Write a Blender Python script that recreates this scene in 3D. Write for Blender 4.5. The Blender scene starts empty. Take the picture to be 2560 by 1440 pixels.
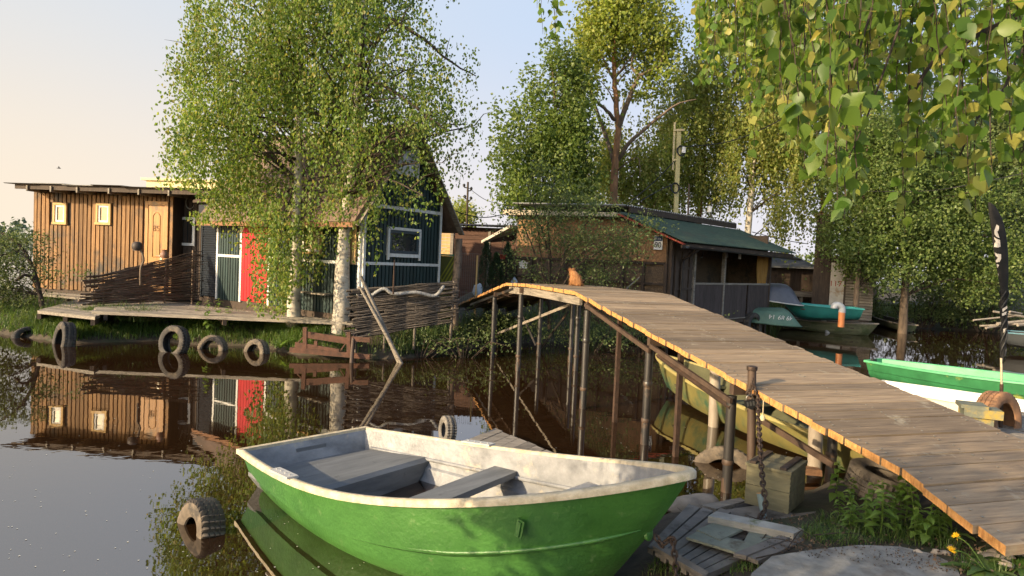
import bpy, math, random
import numpy as np
from mathutils import Vector, Matrix, Euler
random.seed(11); RNG = np.random.default_rng(11)
C = bpy.context.scene.collection
R_ = math.radians
PI = math.pi
# ------------------------------------------------------------------ camera geometry (world: camera at 0,0,2; water z = 0)
FPX = 1650.0; H = 2.0; ROLL = R_(2.6); PITCH = math.atan(69.2/FPX)
_f = np.array([0, math.cos(PITCH), -math.sin(PITCH)]); _u0 = np.array([0, math.sin(PITCH), math.cos(PITCH)]); _r0 = np.array([1., 0, 0])
_R = math.cos(ROLL)*_r0 + math.sin(ROLL)*_u0; _U = -math.sin(ROLL)*_r0 + math.cos(ROLL)*_u0
CAM = np.array([0, 0, H])
def ray(px, py): return _f*FPX + (px-1280)*_R - (py-720)*_U
def W(px, py, z=0.0):
    d = ray(px, py); return Vector(CAM + d*((z-H)/d[2]))
def P(px, py, Y):
    d = ray(px, py); return Vector(CAM + d*(Y/d[1]))
def proj(q):
    v = np.asarray(q, float) - CAM; k = v @ _f
    return 1280 + FPX*(v @ _R)/k, 720 - FPX*(v @ _U)/k
def proj_many(A):
    v = A - CAM; k = v @ _f
    return 1280 + FPX*(v @ _R)/k, 720 - FPX*(v @ _U)/k
def reach(O, d, px, z):          # length t along d (plan) from O until it is seen at column px
    lo, hi = 0.0, 40.0
    s0 = proj((O[0], O[1], z))[0] - px
    for _ in range(60):
        m = (lo+hi)/2
        if (proj((O[0]+d[0]*m, O[1]+d[1]*m, z))[0] - px)*s0 > 0: lo = m
        else: hi = m
    return lo
# ------------------------------------------------------------------ mesh builder
class MB:
    def __init__(s): s.v = []; s.f = []
    def add(s, vs, fs):
        b = len(s.v); s.v += [tuple(map(float, v)) for v in vs]; s.f += [tuple(i+b for i in f) for f in fs]; return s
    def box(s, c, d, rot=None):
        x, y, z = d[0]/2, d[1]/2, d[2]/2
        vs = [Vector((a*x, b*y, e*z)) for e in (-1, 1) for b in (-1, 1) for a in (-1, 1)]
        if rot is not None: vs = [rot @ v for v in vs]
        c = Vector(c)
        return s.add([v+c for v in vs], [(0, 2, 3, 1), (4, 5, 7, 6), (0, 1, 5, 4), (2, 6, 7, 3), (0, 4, 6, 2), (1, 3, 7, 5)])
    def bb(s, x0, x1, y0, y1, z0, z1):
        return s.box(((x0+x1)/2, (y0+y1)/2, (z0+z1)/2), (abs(x1-x0), abs(y1-y0), abs(z1-z0)))
    def beam(s, a, b, w, h, up=(0, 0, 1)):
        a, b = Vector(a), Vector(b); d = (b-a); L = d.length
        if L < 1e-6: return s
        d /= L; up = Vector(up)
        sx = d.cross(up)
        if sx.length < 1e-3: sx = d.cross(Vector((0, 1, 0)))
        sx.normalize(); uz = sx.cross(d)
        vs = []
        for p in (a, b):
            for i, j in ((-1, -1), (1, -1), (1, 1), (-1, 1)): vs.append(p + sx*(i*w/2) + uz*(j*h/2))
        return s.add(vs, [(0, 3, 2, 1), (4, 5, 6, 7), (0, 1, 5, 4), (1, 2, 6, 5), (2, 3, 7, 6), (3, 0, 4, 7)])
    def tube(s, pts, rad, n=8, cap=True):
        pts = [Vector(p) for p in pts]; m = len(pts)
        if not hasattr(rad, '__len__'): rad = [rad]*m
        vs = []; prev = None
        for i, p in enumerate(pts):
            d = (pts[min(i+1, m-1)] - pts[max(i-1, 0)])
            if d.length < 1e-9: d = Vector((0, 0, 1))
            d.normalize()
            if prev is None:
                a = d.cross(Vector((0.31, 0.17, 0.93)));
                if a.length < .05: a = d.cross(Vector((1, 0, 0)))
            else: a = prev - d*prev.dot(d)
            a.normalize(); prev = a; b = d.cross(a)
            for k in range(n):
                t = 2*PI*k/n; vs.append(p + (a*math.cos(t) + b*math.sin(t))*rad[i])
        fs = [(i*n+k, i*n+(k+1) % n, (i+1)*n+(k+1) % n, (i+1)*n+k) for i in range(m-1) for k in range(n)]
        if cap: fs += [tuple(range(n-1, -1, -1)), tuple((m-1)*n+k for k in range(n))]
        return s.add(vs, fs)
    def lathe(s, prof, n=24, M=None):       # prof: (r, z) list
        vs = []
        for r, z in prof:
            for k in range(n):
                v = Vector((r*math.cos(2*PI*k/n), r*math.sin(2*PI*k/n), z)); vs.append(M @ v if M else v)
        m = len(prof)
        return s.add(vs, [(i*n+k, i*n+(k+1) % n, (i+1)*n+(k+1) % n, (i+1)*n+k) for i in range(m-1) for k in range(n)])
    def sheet(s, rows):                      # grid of points
        n = len(rows[0]); vs = [p for r in rows for p in r]
        return s.add(vs, [(i*n+j, i*n+j+1, (i+1)*n+j+1, (i+1)*n+j) for i in range(len(rows)-1) for j in range(n-1)])
    def prism(s, poly, off):                 # planar polygon extruded by vector
        poly = [Vector(p) for p in poly]; off = Vector(off); n = len(poly)
        return s.add(poly + [p+off for p in poly], [tuple(range(n-1, -1, -1)), tuple(range(n, 2*n))] + [(i, (i+1) % n, n+(i+1) % n, n+i) for i in range(n)])
    def shift(s, o): s.v = [(a-o[0], b-o[1], c-o[2]) for a, b, c in s.v]; return s
    def inv(s, root):
        m = root.matrix_basis.inverted(); s.v = [tuple(m @ Vector(v)) for v in s.v]; return s
    def build(s, name, mat, parent=None, smooth=None, loc=None):
        me = bpy.data.meshes.new(name)
        if loc is not None: s.shift(loc)
        me.from_pydata(s.v, [], s.f); me.update()
        import bmesh
        b = bmesh.new(); b.from_mesh(me); bmesh.ops.recalc_face_normals(b, faces=b.faces); b.to_mesh(me); b.free()
        if smooth is not None:
            me.polygons.foreach_set('use_smooth', [True]*len(me.polygons))
            me.set_sharp_from_angle(angle=R_(smooth))
        return link(name, me, mat, parent, loc)
def link(name, me, mat, parent=None, loc=None):
    me.materials.append(mat)
    o = bpy.data.objects.new(name, me); C.objects.link(o)
    if loc is not None and parent is None: o.location = loc
    if parent is not None: o.parent = parent
    return o
def tag(o, label=None, cat=None, group=None, kind=None):
    if label: o['label'] = label
    if cat: o['category'] = cat
    if group: o['group'] = group
    if kind: o['kind'] = kind
    return o
def thing(name, label, cat, loc=(0, 0, 0), rot=(0, 0, 0), group=None):
    o = bpy.data.objects.new(name, None); C.objects.link(o); o.empty_display_size = .2
    o.location = loc; o.rotation_euler = rot
    o.matrix_basis = Matrix.LocRotScale(Vector(loc), Euler(rot), None)
    return tag(o, label, cat, group)
def copy_thing(r, loc, rot=None, label=None, group=None, scale=None):
    n = r.copy(); C.objects.link(n); n.location = loc
    if rot is not None: n.rotation_euler = rot
    if scale is not None: n.scale = scale if hasattr(scale, '__len__') else (scale,)*3
    if label: n['label'] = label
    if group: n['group'] = group
    for ch in list(r.children):
        c = ch.copy(); C.objects.link(c); c.parent = n
        for g in ch.children:
            d = g.copy(); C.objects.link(d); d.parent = c
    return n
def text_mesh(name, txt, size, mat, parent, M, ext=.002, spacing=1.0, align='CENTER'):
    cu = bpy.data.curves.new('lettering', 'FONT'); cu.body = txt; cu.size = size; cu.extrude = ext; cu.align_x = align; cu.align_y = 'CENTER'; cu.space_character = spacing
    t = bpy.data.objects.new('lettering', cu); C.objects.link(t)
    bpy.context.view_layer.update()
    me = bpy.data.meshes.new_from_object(t.evaluated_get(bpy.context.evaluated_depsgraph_get()))
    bpy.data.objects.remove(t); bpy.data.curves.remove(cu)
    me.transform(M); return link(name, me, mat, parent)
# ------------------------------------------------------------------ leaves and grass (numpy meshes)
def np_mesh(name, V, nper, F, mat, parent=None, loc=None):
    V = np.asarray(V, np.float32); F = np.asarray(F, np.int32)
    if loc is not None: V = V - np.array(loc, np.float32)
    me = bpy.data.meshes.new(name); me.from_pydata(V, [], F)
    me.update()
    return link(name, me, mat, parent, loc)
def unit(a): return a/np.maximum(np.linalg.norm(a, axis=1, keepdims=True), 1e-9)
def leaf_arrays(pts, size, droop=.6, wide=.38, fold=.12, rich=False, rng=RNG):
    n = len(pts); tip = rng.normal(size=(n, 3)); tip[:, 2] -= droop*2.2; tip = unit(tip)
    side = unit(np.cross(tip, rng.normal(size=(n, 3)))); nor = np.cross(side, tip)
    s = (size*rng.uniform(.6, 1.3, n))[:, None] if np.isscalar(size) else size[:, None]
    w = s*wide
    if not rich:
        V = np.stack([pts, pts+tip*s*.45+side*w+nor*s*fold, pts+tip*s, pts+tip*s*.45-side*w+nor*s*fold], 1).reshape(-1, 3)
        F = np.arange(n*4).reshape(n, 4); return V, F
    # broad birch leaf: stalk base, two shoulders, two middles, tip, folded on the midrib
    prof = [(0, 0), (.1, .55), (.3, .98), (.5, .9), (.75, .42)]
    mid = [pts + tip*s*t - nor*s*(.10*t*t) for t in (0, .1, .3, .5, .75, 1)]
    Vl = [mid[0]]+[mid[i]+side*w*prof[i][1]*1.0+nor*s*fold*prof[i][1] for i in range(1, 5)]+[mid[5]]
    Vr = [mid[0]]+[mid[i]-side*w*prof[i][1]*1.0+nor*s*fold*prof[i][1] for i in range(1, 5)]+[mid[5]]
    V = np.stack(mid+Vl+Vr, 1).reshape(-1, 3)
    base = np.arange(n)[:, None]*18
    fs = []
    for i in range(5):
        fs.append([i, i+1, 6+i+1, 6+i]); fs.append([i+1, i, 12+i, 12+i+1])
    F = (base[:, None, :] + np.array(fs)[None]).reshape(-1, 4)
    return V, F
def leaves(name, pts, size, mat, parent=None, loc=None, **k):
    V, F = leaf_arrays(np.asarray(pts, float), size, **k); return np_mesh(name, V, 4, F, mat, parent, loc)
def blades(name, pts, h, w, mat, parent=None, loc=None, lean=.5, kind=None, rng=RNG):
    pts = np.asarray(pts, float); n = len(pts)
    a = rng.uniform(0, 2*PI, n); d = np.stack([np.cos(a), np.sin(a), np.zeros(n)], 1); s = np.stack([-np.sin(a), np.cos(a), np.zeros(n)], 1)
    hh = (h*rng.uniform(.5, 1.25, n))[:, None]; l = (lean*rng.uniform(.2, 1.3, n))[:, None]*hh; up = np.array([0, 0, 1.])
    ww = w*rng.uniform(.6, 1.2, n)[:, None]
    rows = []
    for t, wt in ((0, 1), (.45, .85), (.8, .5), (1, .06)):
        c = pts + up*hh*(t - .35*l/hh*t*t*1.0) + d*l*t*t
        rows += [c-s*ww*wt, c+s*ww*wt]
    V = np.stack(rows, 1).reshape(-1, 3); b = np.arange(n)[:, None]*8
    F = (b[:, None, :] + np.array([[0, 1, 3, 2], [2, 3, 5, 4], [4, 5, 7, 6]])[None]).reshape(-1, 4)
    return np_mesh(name, V, 4, F, mat, parent, loc)
# ------------------------------------------------------------------ materials
def _mat(name):
    m = bpy.data.materials.new(name); m.use_nodes = True; nt = m.node_tree
    return m, nt, nt.nodes['Principled BSDF'], nt.nodes.new, nt.links.new
def ramp(nt, stops):
    r = nt.nodes.new('ShaderNodeValToRGB'); e = r.color_ramp.elements
    while len(e) < len(stops): e.new(.5)
    for i, (p, c) in enumerate(stops):
        e[i].position = p; e[i].color = (*c, 1) if len(c) == 3 else c
    return r
def SM(name, c1, c2=None, sc=(4, 4, 4), rough=.75, isl=.0, bump=.25, bs=None, dirt=None, dsc=3., dth=.55, metal=0., spec=.4, dist=.0, detail=8, fine=0.):
    """weathered surface: two-tone noise stretched by sc, per-piece tint, optional patches of dirt / bare material, bump"""
    m, nt, B, N, L = _mat(name)
    c2 = c2 or tuple(x*.7 for x in c1)
    tc = N('ShaderNodeTexCoord'); mp = N('ShaderNodeMapping'); mp.inputs['Scale'].default_value = sc; L(tc.outputs['Object'], mp.inputs['Vector'])
    geo = N('ShaderNodeNewGeometry')
    vec = mp.outputs[0]
    if isl:
        ad = N('ShaderNodeVectorMath'); ad.operation = 'ADD'; ml = N('ShaderNodeMath'); ml.operation = 'MULTIPLY'; ml.inputs[1].default_value = 37.
        L(geo.outputs['Random Per Island'], ml.inputs[0]); L(vec, ad.inputs[0]); L(ml.outputs[0], ad.inputs[1]); vec = ad.outputs[0]
    nz = N('ShaderNodeTexNoise'); nz.inputs['Scale'].default_value = 1; nz.inputs['Detail'].default_value = detail; nz.inputs['Roughness'].default_value = .62; nz.inputs['Distortion'].default_value = dist
    L(vec, nz.inputs['Vector'])
    r = ramp(nt, [(.32, c2), (.68, c1)]); L(nz.outputs[0], r.inputs[0]); col = r.outputs[0]
    if isl:
        hs = N('ShaderNodeHueSaturation'); mr = N('ShaderNodeMapRange'); mr.inputs['To Min'].default_value = 1-isl; mr.inputs['To Max'].default_value = 1+isl
        L(geo.outputs['Random Per Island'], mr.inputs['Value']); L(mr.outputs[0], hs.inputs['Value']); L(col, hs.inputs['Color']); col = hs.outputs[0]
    if dirt:
        n2 = N('ShaderNodeTexNoise'); n2.inputs['Scale'].default_value = dsc; n2.inputs['Detail'].default_value = 9; n2.inputs['Roughness'].default_value = .7; L(tc.outputs['Object'], n2.inputs['Vector'])
        r2 = ramp(nt, [(dth-.05, (0, 0, 0)), (dth+.06, (1, 1, 1))]); L(n2.outputs[0], r2.inputs[0])
        mx = N('ShaderNodeMix'); mx.data_type = 'RGBA'; L(r2.outputs[0], mx.inputs[0]); L(col, mx.inputs[6]); mx.inputs[7].default_value = (*dirt, 1); col = mx.outputs[2]
    L(col, B.inputs['Base Color'])
    B.inputs['Roughness'].default_value = rough; B.inputs['Metallic'].default_value = metal; B.inputs['Specular IOR Level'].default_value = spec
    if bump:
        bp = N('ShaderNodeBump'); bp.inputs['Strength'].default_value = bump; bp.inputs['Distance'].default_value = .02
        if bs:
            n3 = N('ShaderNodeTexNoise'); n3.inputs['Scale'].default_value = bs; n3.inputs['Detail'].default_value = 6; L(tc.outputs['Object'], n3.inputs['Vector']); L(n3.outputs[0], bp.inputs['Height'])
        else: L(nz.outputs[0], bp.inputs['Height'])
        L(bp.outputs[0], B.inputs['Normal'])
    return m
def LM(name, stops, trans=.45, rough=.45, tcol=None):
    """leaf: tint differs from leaf to leaf; light passes through"""
    m, nt, B, N, L = _mat(name); out = nt.nodes['Material Output']
    geo = N('ShaderNodeNewGeometry'); r = ramp(nt, stops); L(geo.outputs['Random Per Island'], r.inputs[0])
    tc = N('ShaderNodeTexCoord'); nz = N('ShaderNodeTexNoise'); nz.inputs['Scale'].default_value = .9; nz.inputs['Detail'].default_value = 3; L(tc.outputs['Object'], nz.inputs['Vector'])
    hs = N('ShaderNodeHueSaturation'); mr = N('ShaderNodeMapRange'); mr.inputs['From Min'].default_value = .3; mr.inputs['From Max'].default_value = .7; mr.inputs['To Min'].default_value = .7; mr.inputs['To Max'].default_value = 1.3
    L(nz.outputs[0], mr.inputs['Value']); L(mr.outputs[0], hs.inputs['Value']); L(r.outputs[0], hs.inputs['Color'])
    L(hs.outputs[0], B.inputs['Base Color']); B.inputs['Roughness'].default_value = rough; B.inputs['Specular IOR Level'].default_value = .35
    t = N('ShaderNodeBsdfTranslucent'); g = N('ShaderNodeHueSaturation'); g.inputs['Saturation'].default_value = 1.1; g.inputs['Value'].default_value = 1.6; g.inputs['Hue'].default_value = .485
    L(hs.outputs[0], g.inputs['Color']); L(g.outputs[0], t.inputs['Color'])
    mx = N('ShaderNodeMixShader'); mx.inputs[0].default_value = trans; L(B.outputs[0], mx.inputs[1]); L(t.outputs[0], mx.inputs[2]); L(mx.outputs[0], out.inputs['Surface'])
    return m
def flat(name, c, rough=.6, metal=0., spec=.4):
    return SM(name, c, tuple(x*.82 for x in c), sc=(9, 9, 9), rough=rough, metal=metal, spec=spec, bump=.08)
# ------------------------------------------------------------------ render, camera, light
sc = bpy.context.scene
cam = bpy.data.cameras.new('camera'); cam.sensor_width = 36; cam.lens = FPX/2560*36; cam.clip_start = .02; cam.clip_end = 6000
co = bpy.data.objects.new('camera', cam); C.objects.link(co)
co.matrix_world = Matrix(((_R[0], _U[0], -_f[0], 0), (_R[1], _U[1], -_f[1], 0), (_R[2], _U[2], -_f[2], H), (0, 0, 0, 1)))
sc.camera = co
SUN_AZ = Vector((-.82, -.57, 0)).normalized(); SUN_EL = R_(19)
sd = Vector((SUN_AZ.x*math.cos(SUN_EL), SUN_AZ.y*math.cos(SUN_EL), math.sin(SUN_EL)))
sl = bpy.data.lights.new('sun', 'SUN'); sl.energy = 3.6; sl.angle = R_(.6); sl.color = (1, .79, .50)
so = bpy.data.objects.new('sun', sl); C.objects.link(so); so.rotation_euler = sd.to_track_quat('Z', 'Y').to_euler()
w = bpy.data.worlds.new('World'); sc.world = w; w.use_nodes = True; nt = w.node_tree
bg = nt.nodes['Background']; bg.inputs['Strength'].default_value = .15
sky = nt.nodes.new('ShaderNodeTexSky'); sky.sky_type = 'NISHITA'; sky.sun_disc = False; sky.sun_elevation = SUN_EL; sky.sun_rotation = math.atan2(SUN_AZ.x, SUN_AZ.y)
sky.air_density = 1.0; sky.dust_density = 2.2; sky.ozone_density = 1.0; sky.altitude = 0
# evening haze low in the sky, warmer to the left (towards the sun)
tcw = nt.nodes.new('ShaderNodeTexCoord'); sx = nt.nodes.new('ShaderNodeSeparateXYZ'); nt.links.new(tcw.outputs['Generated'], sx.inputs[0])
az = nt.nodes.new('ShaderNodeMapRange'); az.interpolation_type = 'SMOOTHSTEP'; az.inputs['From Min'].default_value = .25; az.inputs['From Max'].default_value = -.75; nt.links.new(sx.outputs[0], az.inputs['Value'])
def _mr(src, a, b_):
    k = nt.nodes.new('ShaderNodeMapRange'); k.interpolation_type = 'SMOOTHSTEP'; k.inputs['From Min'].default_value = a; k.inputs['From Max'].default_value = b_; nt.links.new(src, k.inputs['Value']); return k.outputs[0]
def _mx(fac, a, b_):
    k = nt.nodes.new('ShaderNodeMix'); k.data_type = 'RGBA'; nt.links.new(fac, k.inputs[0])
    for i, v in ((6, a), (7, b_)):
        if isinstance(v, tuple): k.inputs[i].default_value = (*v, 1)
        else: nt.links.new(v, k.inputs[i])
    return k.outputs[2]
low = _mx(az.outputs[0], (2.55, 2.48, 2.62), (2.95, 2.52, 1.98)); mid = _mx(az.outputs[0], (1.72, 2.12, 2.75), (2.2, 2.28, 2.36))
hazec = _mx(_mr(sx.outputs[2], .02, .36), low, mid); skyc = _mx(_mr(sx.outputs[2], .40, .85), hazec, sky.outputs[0])
back = _mr(sx.outputs[1], -.1, -.7); skyf = _mx(back, skyc, sky.outputs[0])
nt.links.new(skyf, bg.inputs['Color'])
sc.view_settings.view_transform = 'Standard'; sc.view_settings.look = 'None'; sc.view_settings.exposure = 1.2; sc.view_settings.gamma = 1
sc.cycles.max_bounces = 8; sc.cycles.transparent_max_bounces = 8; sc.cycles.caustics_reflective = False; sc.cycles.caustics_refractive = False; sc.cycles.use_denoising = True
# ------------------------------------------------------------------ materials
greywood = SM('weathered grey boards', (.30, .26, .21), (.13, .11, .09), sc=(3, 40, 40), isl=.3, bump=.5, dirt=(.07, .06, .045), dsc=2.2, dth=.62)
deckwood = SM('bridge boards', (.31, .225, .14), (.15, .105, .066), sc=(34, 2.2, 34), isl=.34, bump=.5, dirt=(.33, .28, .2), dsc=3.5, dth=.63, rough=.7)
endwood = SM('sawn board ends', (.62, .34, .12), (.42, .2, .06), sc=(30, 4, 8), isl=.15, bump=.3)
hutwood = SM('brown stained battens', (.31, .168, .068), (.13, .068, .028), sc=(26, 26, 1.4), isl=.28, bump=.5, dirt=(.075, .06, .048), dsc=.9, dth=.56)
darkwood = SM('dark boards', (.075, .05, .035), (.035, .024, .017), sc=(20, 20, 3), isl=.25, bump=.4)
doorwood = SM('varnished pine door', (.50, .25, .07), (.30, .13, .035), sc=(18, 18, 1.2), bump=.3, rough=.5, dirt=(.16, .1, .05), dsc=2.4, dth=.6)
newwood = SM('fresh planed pine', (.62, .42, .19), (.46, .28, .11), sc=(16, 16, 2), bump=.2)
osblit = SM('sunlit chipboard panels', (.34, .18, .08), (.19, .10, .045), sc=(22, 22, 22), bump=.4, dirt=(.12, .08, .05), dsc=1.3, dth=.6)  # orange sunlight on the upper boathouse wall put into the board colour
osbshade = SM('shaded weathered chipboard', (.15, .10, .06), (.075, .05, .03), sc=(25, 25, 25), bump=.4, dirt=(.05, .04, .03), dsc=1.6, dth=.55)  # weathered boards, darkened further for the shade on the lower wall
greenpaint = SM('dark green battens', (.022, .044, .043), (.013, .027, .027), sc=(9, 9, 3), isl=.18, bump=.2, rough=.55)
redpaint = SM('red painted door', (.50, .018, .022), (.33, .012, .015), sc=(7, 7, 3), isl=.08, bump=.2, rough=.5)
whitepaint = SM('white trim', (.74, .72, .68), (.55, .53, .5), sc=(12, 12, 5), bump=.2, dirt=(.35, .33, .3), dsc=5, dth=.66)
creampaint = SM('cream painted fascia', (.72, .6, .34), (.55, .44, .24), sc=(6, 6, 6), bump=.2)
steelblue = SM('dark blue shutter', (.02, .026, .036), (.012, .016, .022), sc=(6, 6, 20), bump=.15, rough=.45)
tarpaper = SM('roof felt', (.20, .135, .10), (.12, .08, .06), sc=(8, 8, 8), bump=.5, dirt=(.09, .07, .055), dsc=1.2, dth=.55)
slate = SM('grey corrugated roofing', (.34, .33, .31), (.2, .19, .18), sc=(5, 5, 5), bump=.3)
greenroof = SM('green bitumen sheet', (.045, .075, .055), (.028, .048, .036), sc=(4, 12, 4), bump=.4, dirt=(.05, .045, .035), dsc=1.1, dth=.62, rough=.85)
redtrim = SM('red painted board', (.35, .055, .025), (.22, .035, .018), sc=(6, 6, 6), bump=.3)
glass = SM('window glass', (.035, .04, .042), (.02, .024, .026), sc=(1, 1, 1), rough=.04, spec=.9, bump=0)
glow = SM('window glass with blind', (.42, .33, .18), (.3, .23, .12), sc=(6, 6, 6), rough=.25, spec=.6, bump=.1)
brightglass = SM('window glass with white curtain', (.62, .65, .7), (.5, .53, .58), sc=(8, 2, 2), rough=.15, spec=.8, bump=.1)
rubber = SM('old tyre rubber', (.06, .053, .047), (.025, .022, .02), sc=(9, 9, 9), rough=.8, bump=.5, dirt=(.12, .095, .07), dsc=4, dth=.6)
rubberdusty = SM('dusty tyre rubber', (.19, .15, .11), (.08, .064, .05), sc=(8, 8, 8), rough=.9, bump=.5, dirt=(.06, .052, .045), dsc=5, dth=.57)
rubbermuddy = SM('muddy tyre rubber', (.26, .135, .07), (.11, .065, .04), sc=(9, 9, 9), rough=.9, bump=.5)
rubbergrey = SM('blue grey tyre tread', (.07, .078, .085), (.04, .045, .05), sc=(9, 9, 9), rough=.7, bump=.5)
rust = SM('rusty iron', (.075, .042, .028), (.03, .02, .015), sc=(14, 14, 14), rough=.85, bump=.6, metal=.2)
pipeblack = SM('black steel pipe', (.032, .028, .026), (.016, .014, .013), sc=(6, 6, 3), rough=.42, bump=.25, dirt=(.14, .085, .05), dsc=2.6, dth=.64, spec=.6)
pipebrown = SM('brown steel pipe', (.088, .056, .038), (.042, .027, .02), sc=(8, 8, 2), rough=.6, bump=.3)
pvc = SM('grey plastic pipe', (.34, .29, .24), (.25, .21, .17), sc=(5, 5, 5), rough=.4, bump=.1, dirt=(.27, .2, .14), dsc=3, dth=.6)
pvcblue = SM('pale plastic pipe', (.29, .31, .35), (.21, .23, .26), sc=(5, 5, 5), rough=.4, bump=.1)
pvcorange = SM('orange plastic pipe', (.46, .17, .06), (.36, .13, .045), sc=(5, 5, 5), rough=.45, bump=.1)
withy = SM('dry willow rods', (.17, .12, .085), (.07, .05, .036), sc=(9, 9, 9), isl=.4, bump=.5)
withygrey = SM('grey willow rods', (.12, .097, .076), (.05, .04, .032), sc=(9, 9, 9), isl=.4, bump=.5)
bark = SM('grey brown bark', (.20, .145, .10), (.075, .055, .04), sc=(11, 11, 3), bump=.8, rough=.9)
barkdark = SM('dark twig bark', (.06, .042, .03), (.03, .022, .016), sc=(11, 11, 3), bump=.5, rough=.9)
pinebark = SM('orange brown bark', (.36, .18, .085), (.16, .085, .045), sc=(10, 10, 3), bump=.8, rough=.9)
def birchbark():
    m = SM('birch bark', (.52, .47, .39), (.30, .26, .21), sc=(3, 3, 11), bump=.5, rough=.75, dirt=(.025, .02, .017), dsc=2.1, dth=.6)
    nt = m.node_tree; mp = [n for n in nt.nodes if n.type == 'TEX_NOISE'][1]; tc = [n for n in nt.nodes if n.type == 'TEX_COORD'][0]
    k = nt.nodes.new('ShaderNodeMapping'); k.inputs['Scale'].default_value = (2.2, 2.2, 7.5); nt.links.new(tc.outputs['Object'], k.inputs[0]); nt.links.new(k.outputs[0], mp.inputs['Vector'])
    return m
birch = birchbark()
soil = SM('bank soil', (.085, .066, .046), (.036, .028, .02), sc=(7, 7, 7), rough=.95, bump=.8, dirt=(.035, .045, .02), dsc=.7, dth=.55)
concrete = SM('old concrete', (.30, .285, .255), (.14, .128, .108), sc=(6, 6, 6), rough=.9, bump=.8, dirt=(.12, .1, .08), dsc=2.1, dth=.57)
stone = SM('field stones', (.33, .27, .21), (.2, .165, .13), sc=(7, 7, 7), isl=.35, rough=.9, bump=.5)
canvas = flat('white hull paint', (.72, .68, .6), .45)
iron = SM('dark chain iron', (.085, .055, .04), (.035, .026, .022), sc=(30, 30, 30), rough=.6, metal=.5, bump=.4)
black = flat('black paint', (.012, .012, .013), .5)
white = flat('white paint', (.75, .74, .72), .6)
grassm = LM('shore grass', [(0, (.05, .10, .018)), (.5, (.085, .15, .03)), (1, (.14, .18, .05))], trans=.35)
sedgem = LM('sedge', [(0, (.06, .11, .03)), (.6, (.10, .16, .045)), (1, (.17, .17, .07))], trans=.3)
herbm = LM('nettle leaf', [(0, (.09, .17, .03)), (.6, (.15, .24, .05)), (1, (.25, .32, .08))], trans=.4)
birchleaf = LM('birch leaf', [(0, (.085, .155, .028)), (.45, (.14, .21, .04)), (.82, (.205, .255, .058)), (1, (.29, .26, .08))], trans=.5)
nearleaf = LM('near birch leaf', [(0, (.07, .14, .025)), (.5, (.135, .215, .036)), (.8, (.21, .27, .055)), (1, (.40, .36, .09))], trans=.55, rough=.38)
willowleaf = LM('willow leaf', [(0, (.07, .115, .03)), (.5, (.12, .175, .044)), (1, (.18, .22, .066))], trans=.45)
mapleleaf = LM('maple leaf', [(0, (.07, .115, .028)), (.5, (.12, .175, .038)), (1, (.18, .225, .055))], trans=.45)
aspenleaf = LM('aspen leaf', [(0, (.13, .18, .03)), (.5, (.2, .25, .04)), (1, (.29, .3, .065))], trans=.45)
farbirch = LM('distant birch leaf', [(0, (.14, .19, .045)), (.5, (.235, .275, .06)), (1, (.33, .31, .095))], trans=.55)
bushleaf = LM('dull green leaf', [(0, (.06, .09, .03)), (.5, (.095, .135, .042)), (1, (.145, .17, .062))], trans=.42)
thujam = LM('thuja spray', [(0, (.02, .042, .012)), (1, (.045, .08, .022))], trans=.15)
# ------------------------------------------------------------------ water
def water_mat():
    m, nt, B, N, L = _mat('still brown water')
    B.inputs['Base Color'].default_value = (.020, .0095, .004, 1); B.inputs['Roughness'].default_value = .015; B.inputs['IOR'].default_value = 2.9; B.inputs['Specular IOR Level'].default_value = .5
    tc = N('ShaderNodeTexCoord'); mp = N('ShaderNodeMapping'); mp.inputs['Scale'].default_value = (1.0, 1.7, 1); L(tc.outputs['Object'], mp.inputs[0])
    n = N('ShaderNodeTexNoise'); n.inputs['Scale'].default_value = 2.1; n.inputs['Detail'].default_value = 3; L(mp.outputs[0], n.inputs['Vector'])
    n2 = N('ShaderNodeTexNoise'); n2.inputs['Scale'].default_value = .16; n2.inputs['Detail'].default_value = 2; L(tc.outputs['Object'], n2.inputs['Vector'])
    r = ramp(nt, [(.35, (.25, .25, .25)), (.7, (1, 1, 1))]); L(n2.outputs[0], r.inputs[0])
    mu = N('ShaderNodeMath'); mu.operation = 'MULTIPLY'; L(n.outputs[0], mu.inputs[0]); L(r.outputs[0], mu.inputs[1])
    b = N('ShaderNodeBump'); b.inputs['Strength'].default_value = .032; b.inputs['Distance'].default_value = .05; L(mu.outputs[0], b.inputs['Height']); L(b.outputs[0], B.inputs['Normal'])
    return m
wm = MB(); wm.add([(-3000, -60, 0), (3000, -60, 0), (3000, 5000, 0), (-3000, 5000, 0)], [(0, 1, 2, 3)])
tag(wm.build('water', water_mat()), 'still brown water mirroring the sky, huts and trees', 'water', kind='structure')
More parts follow.
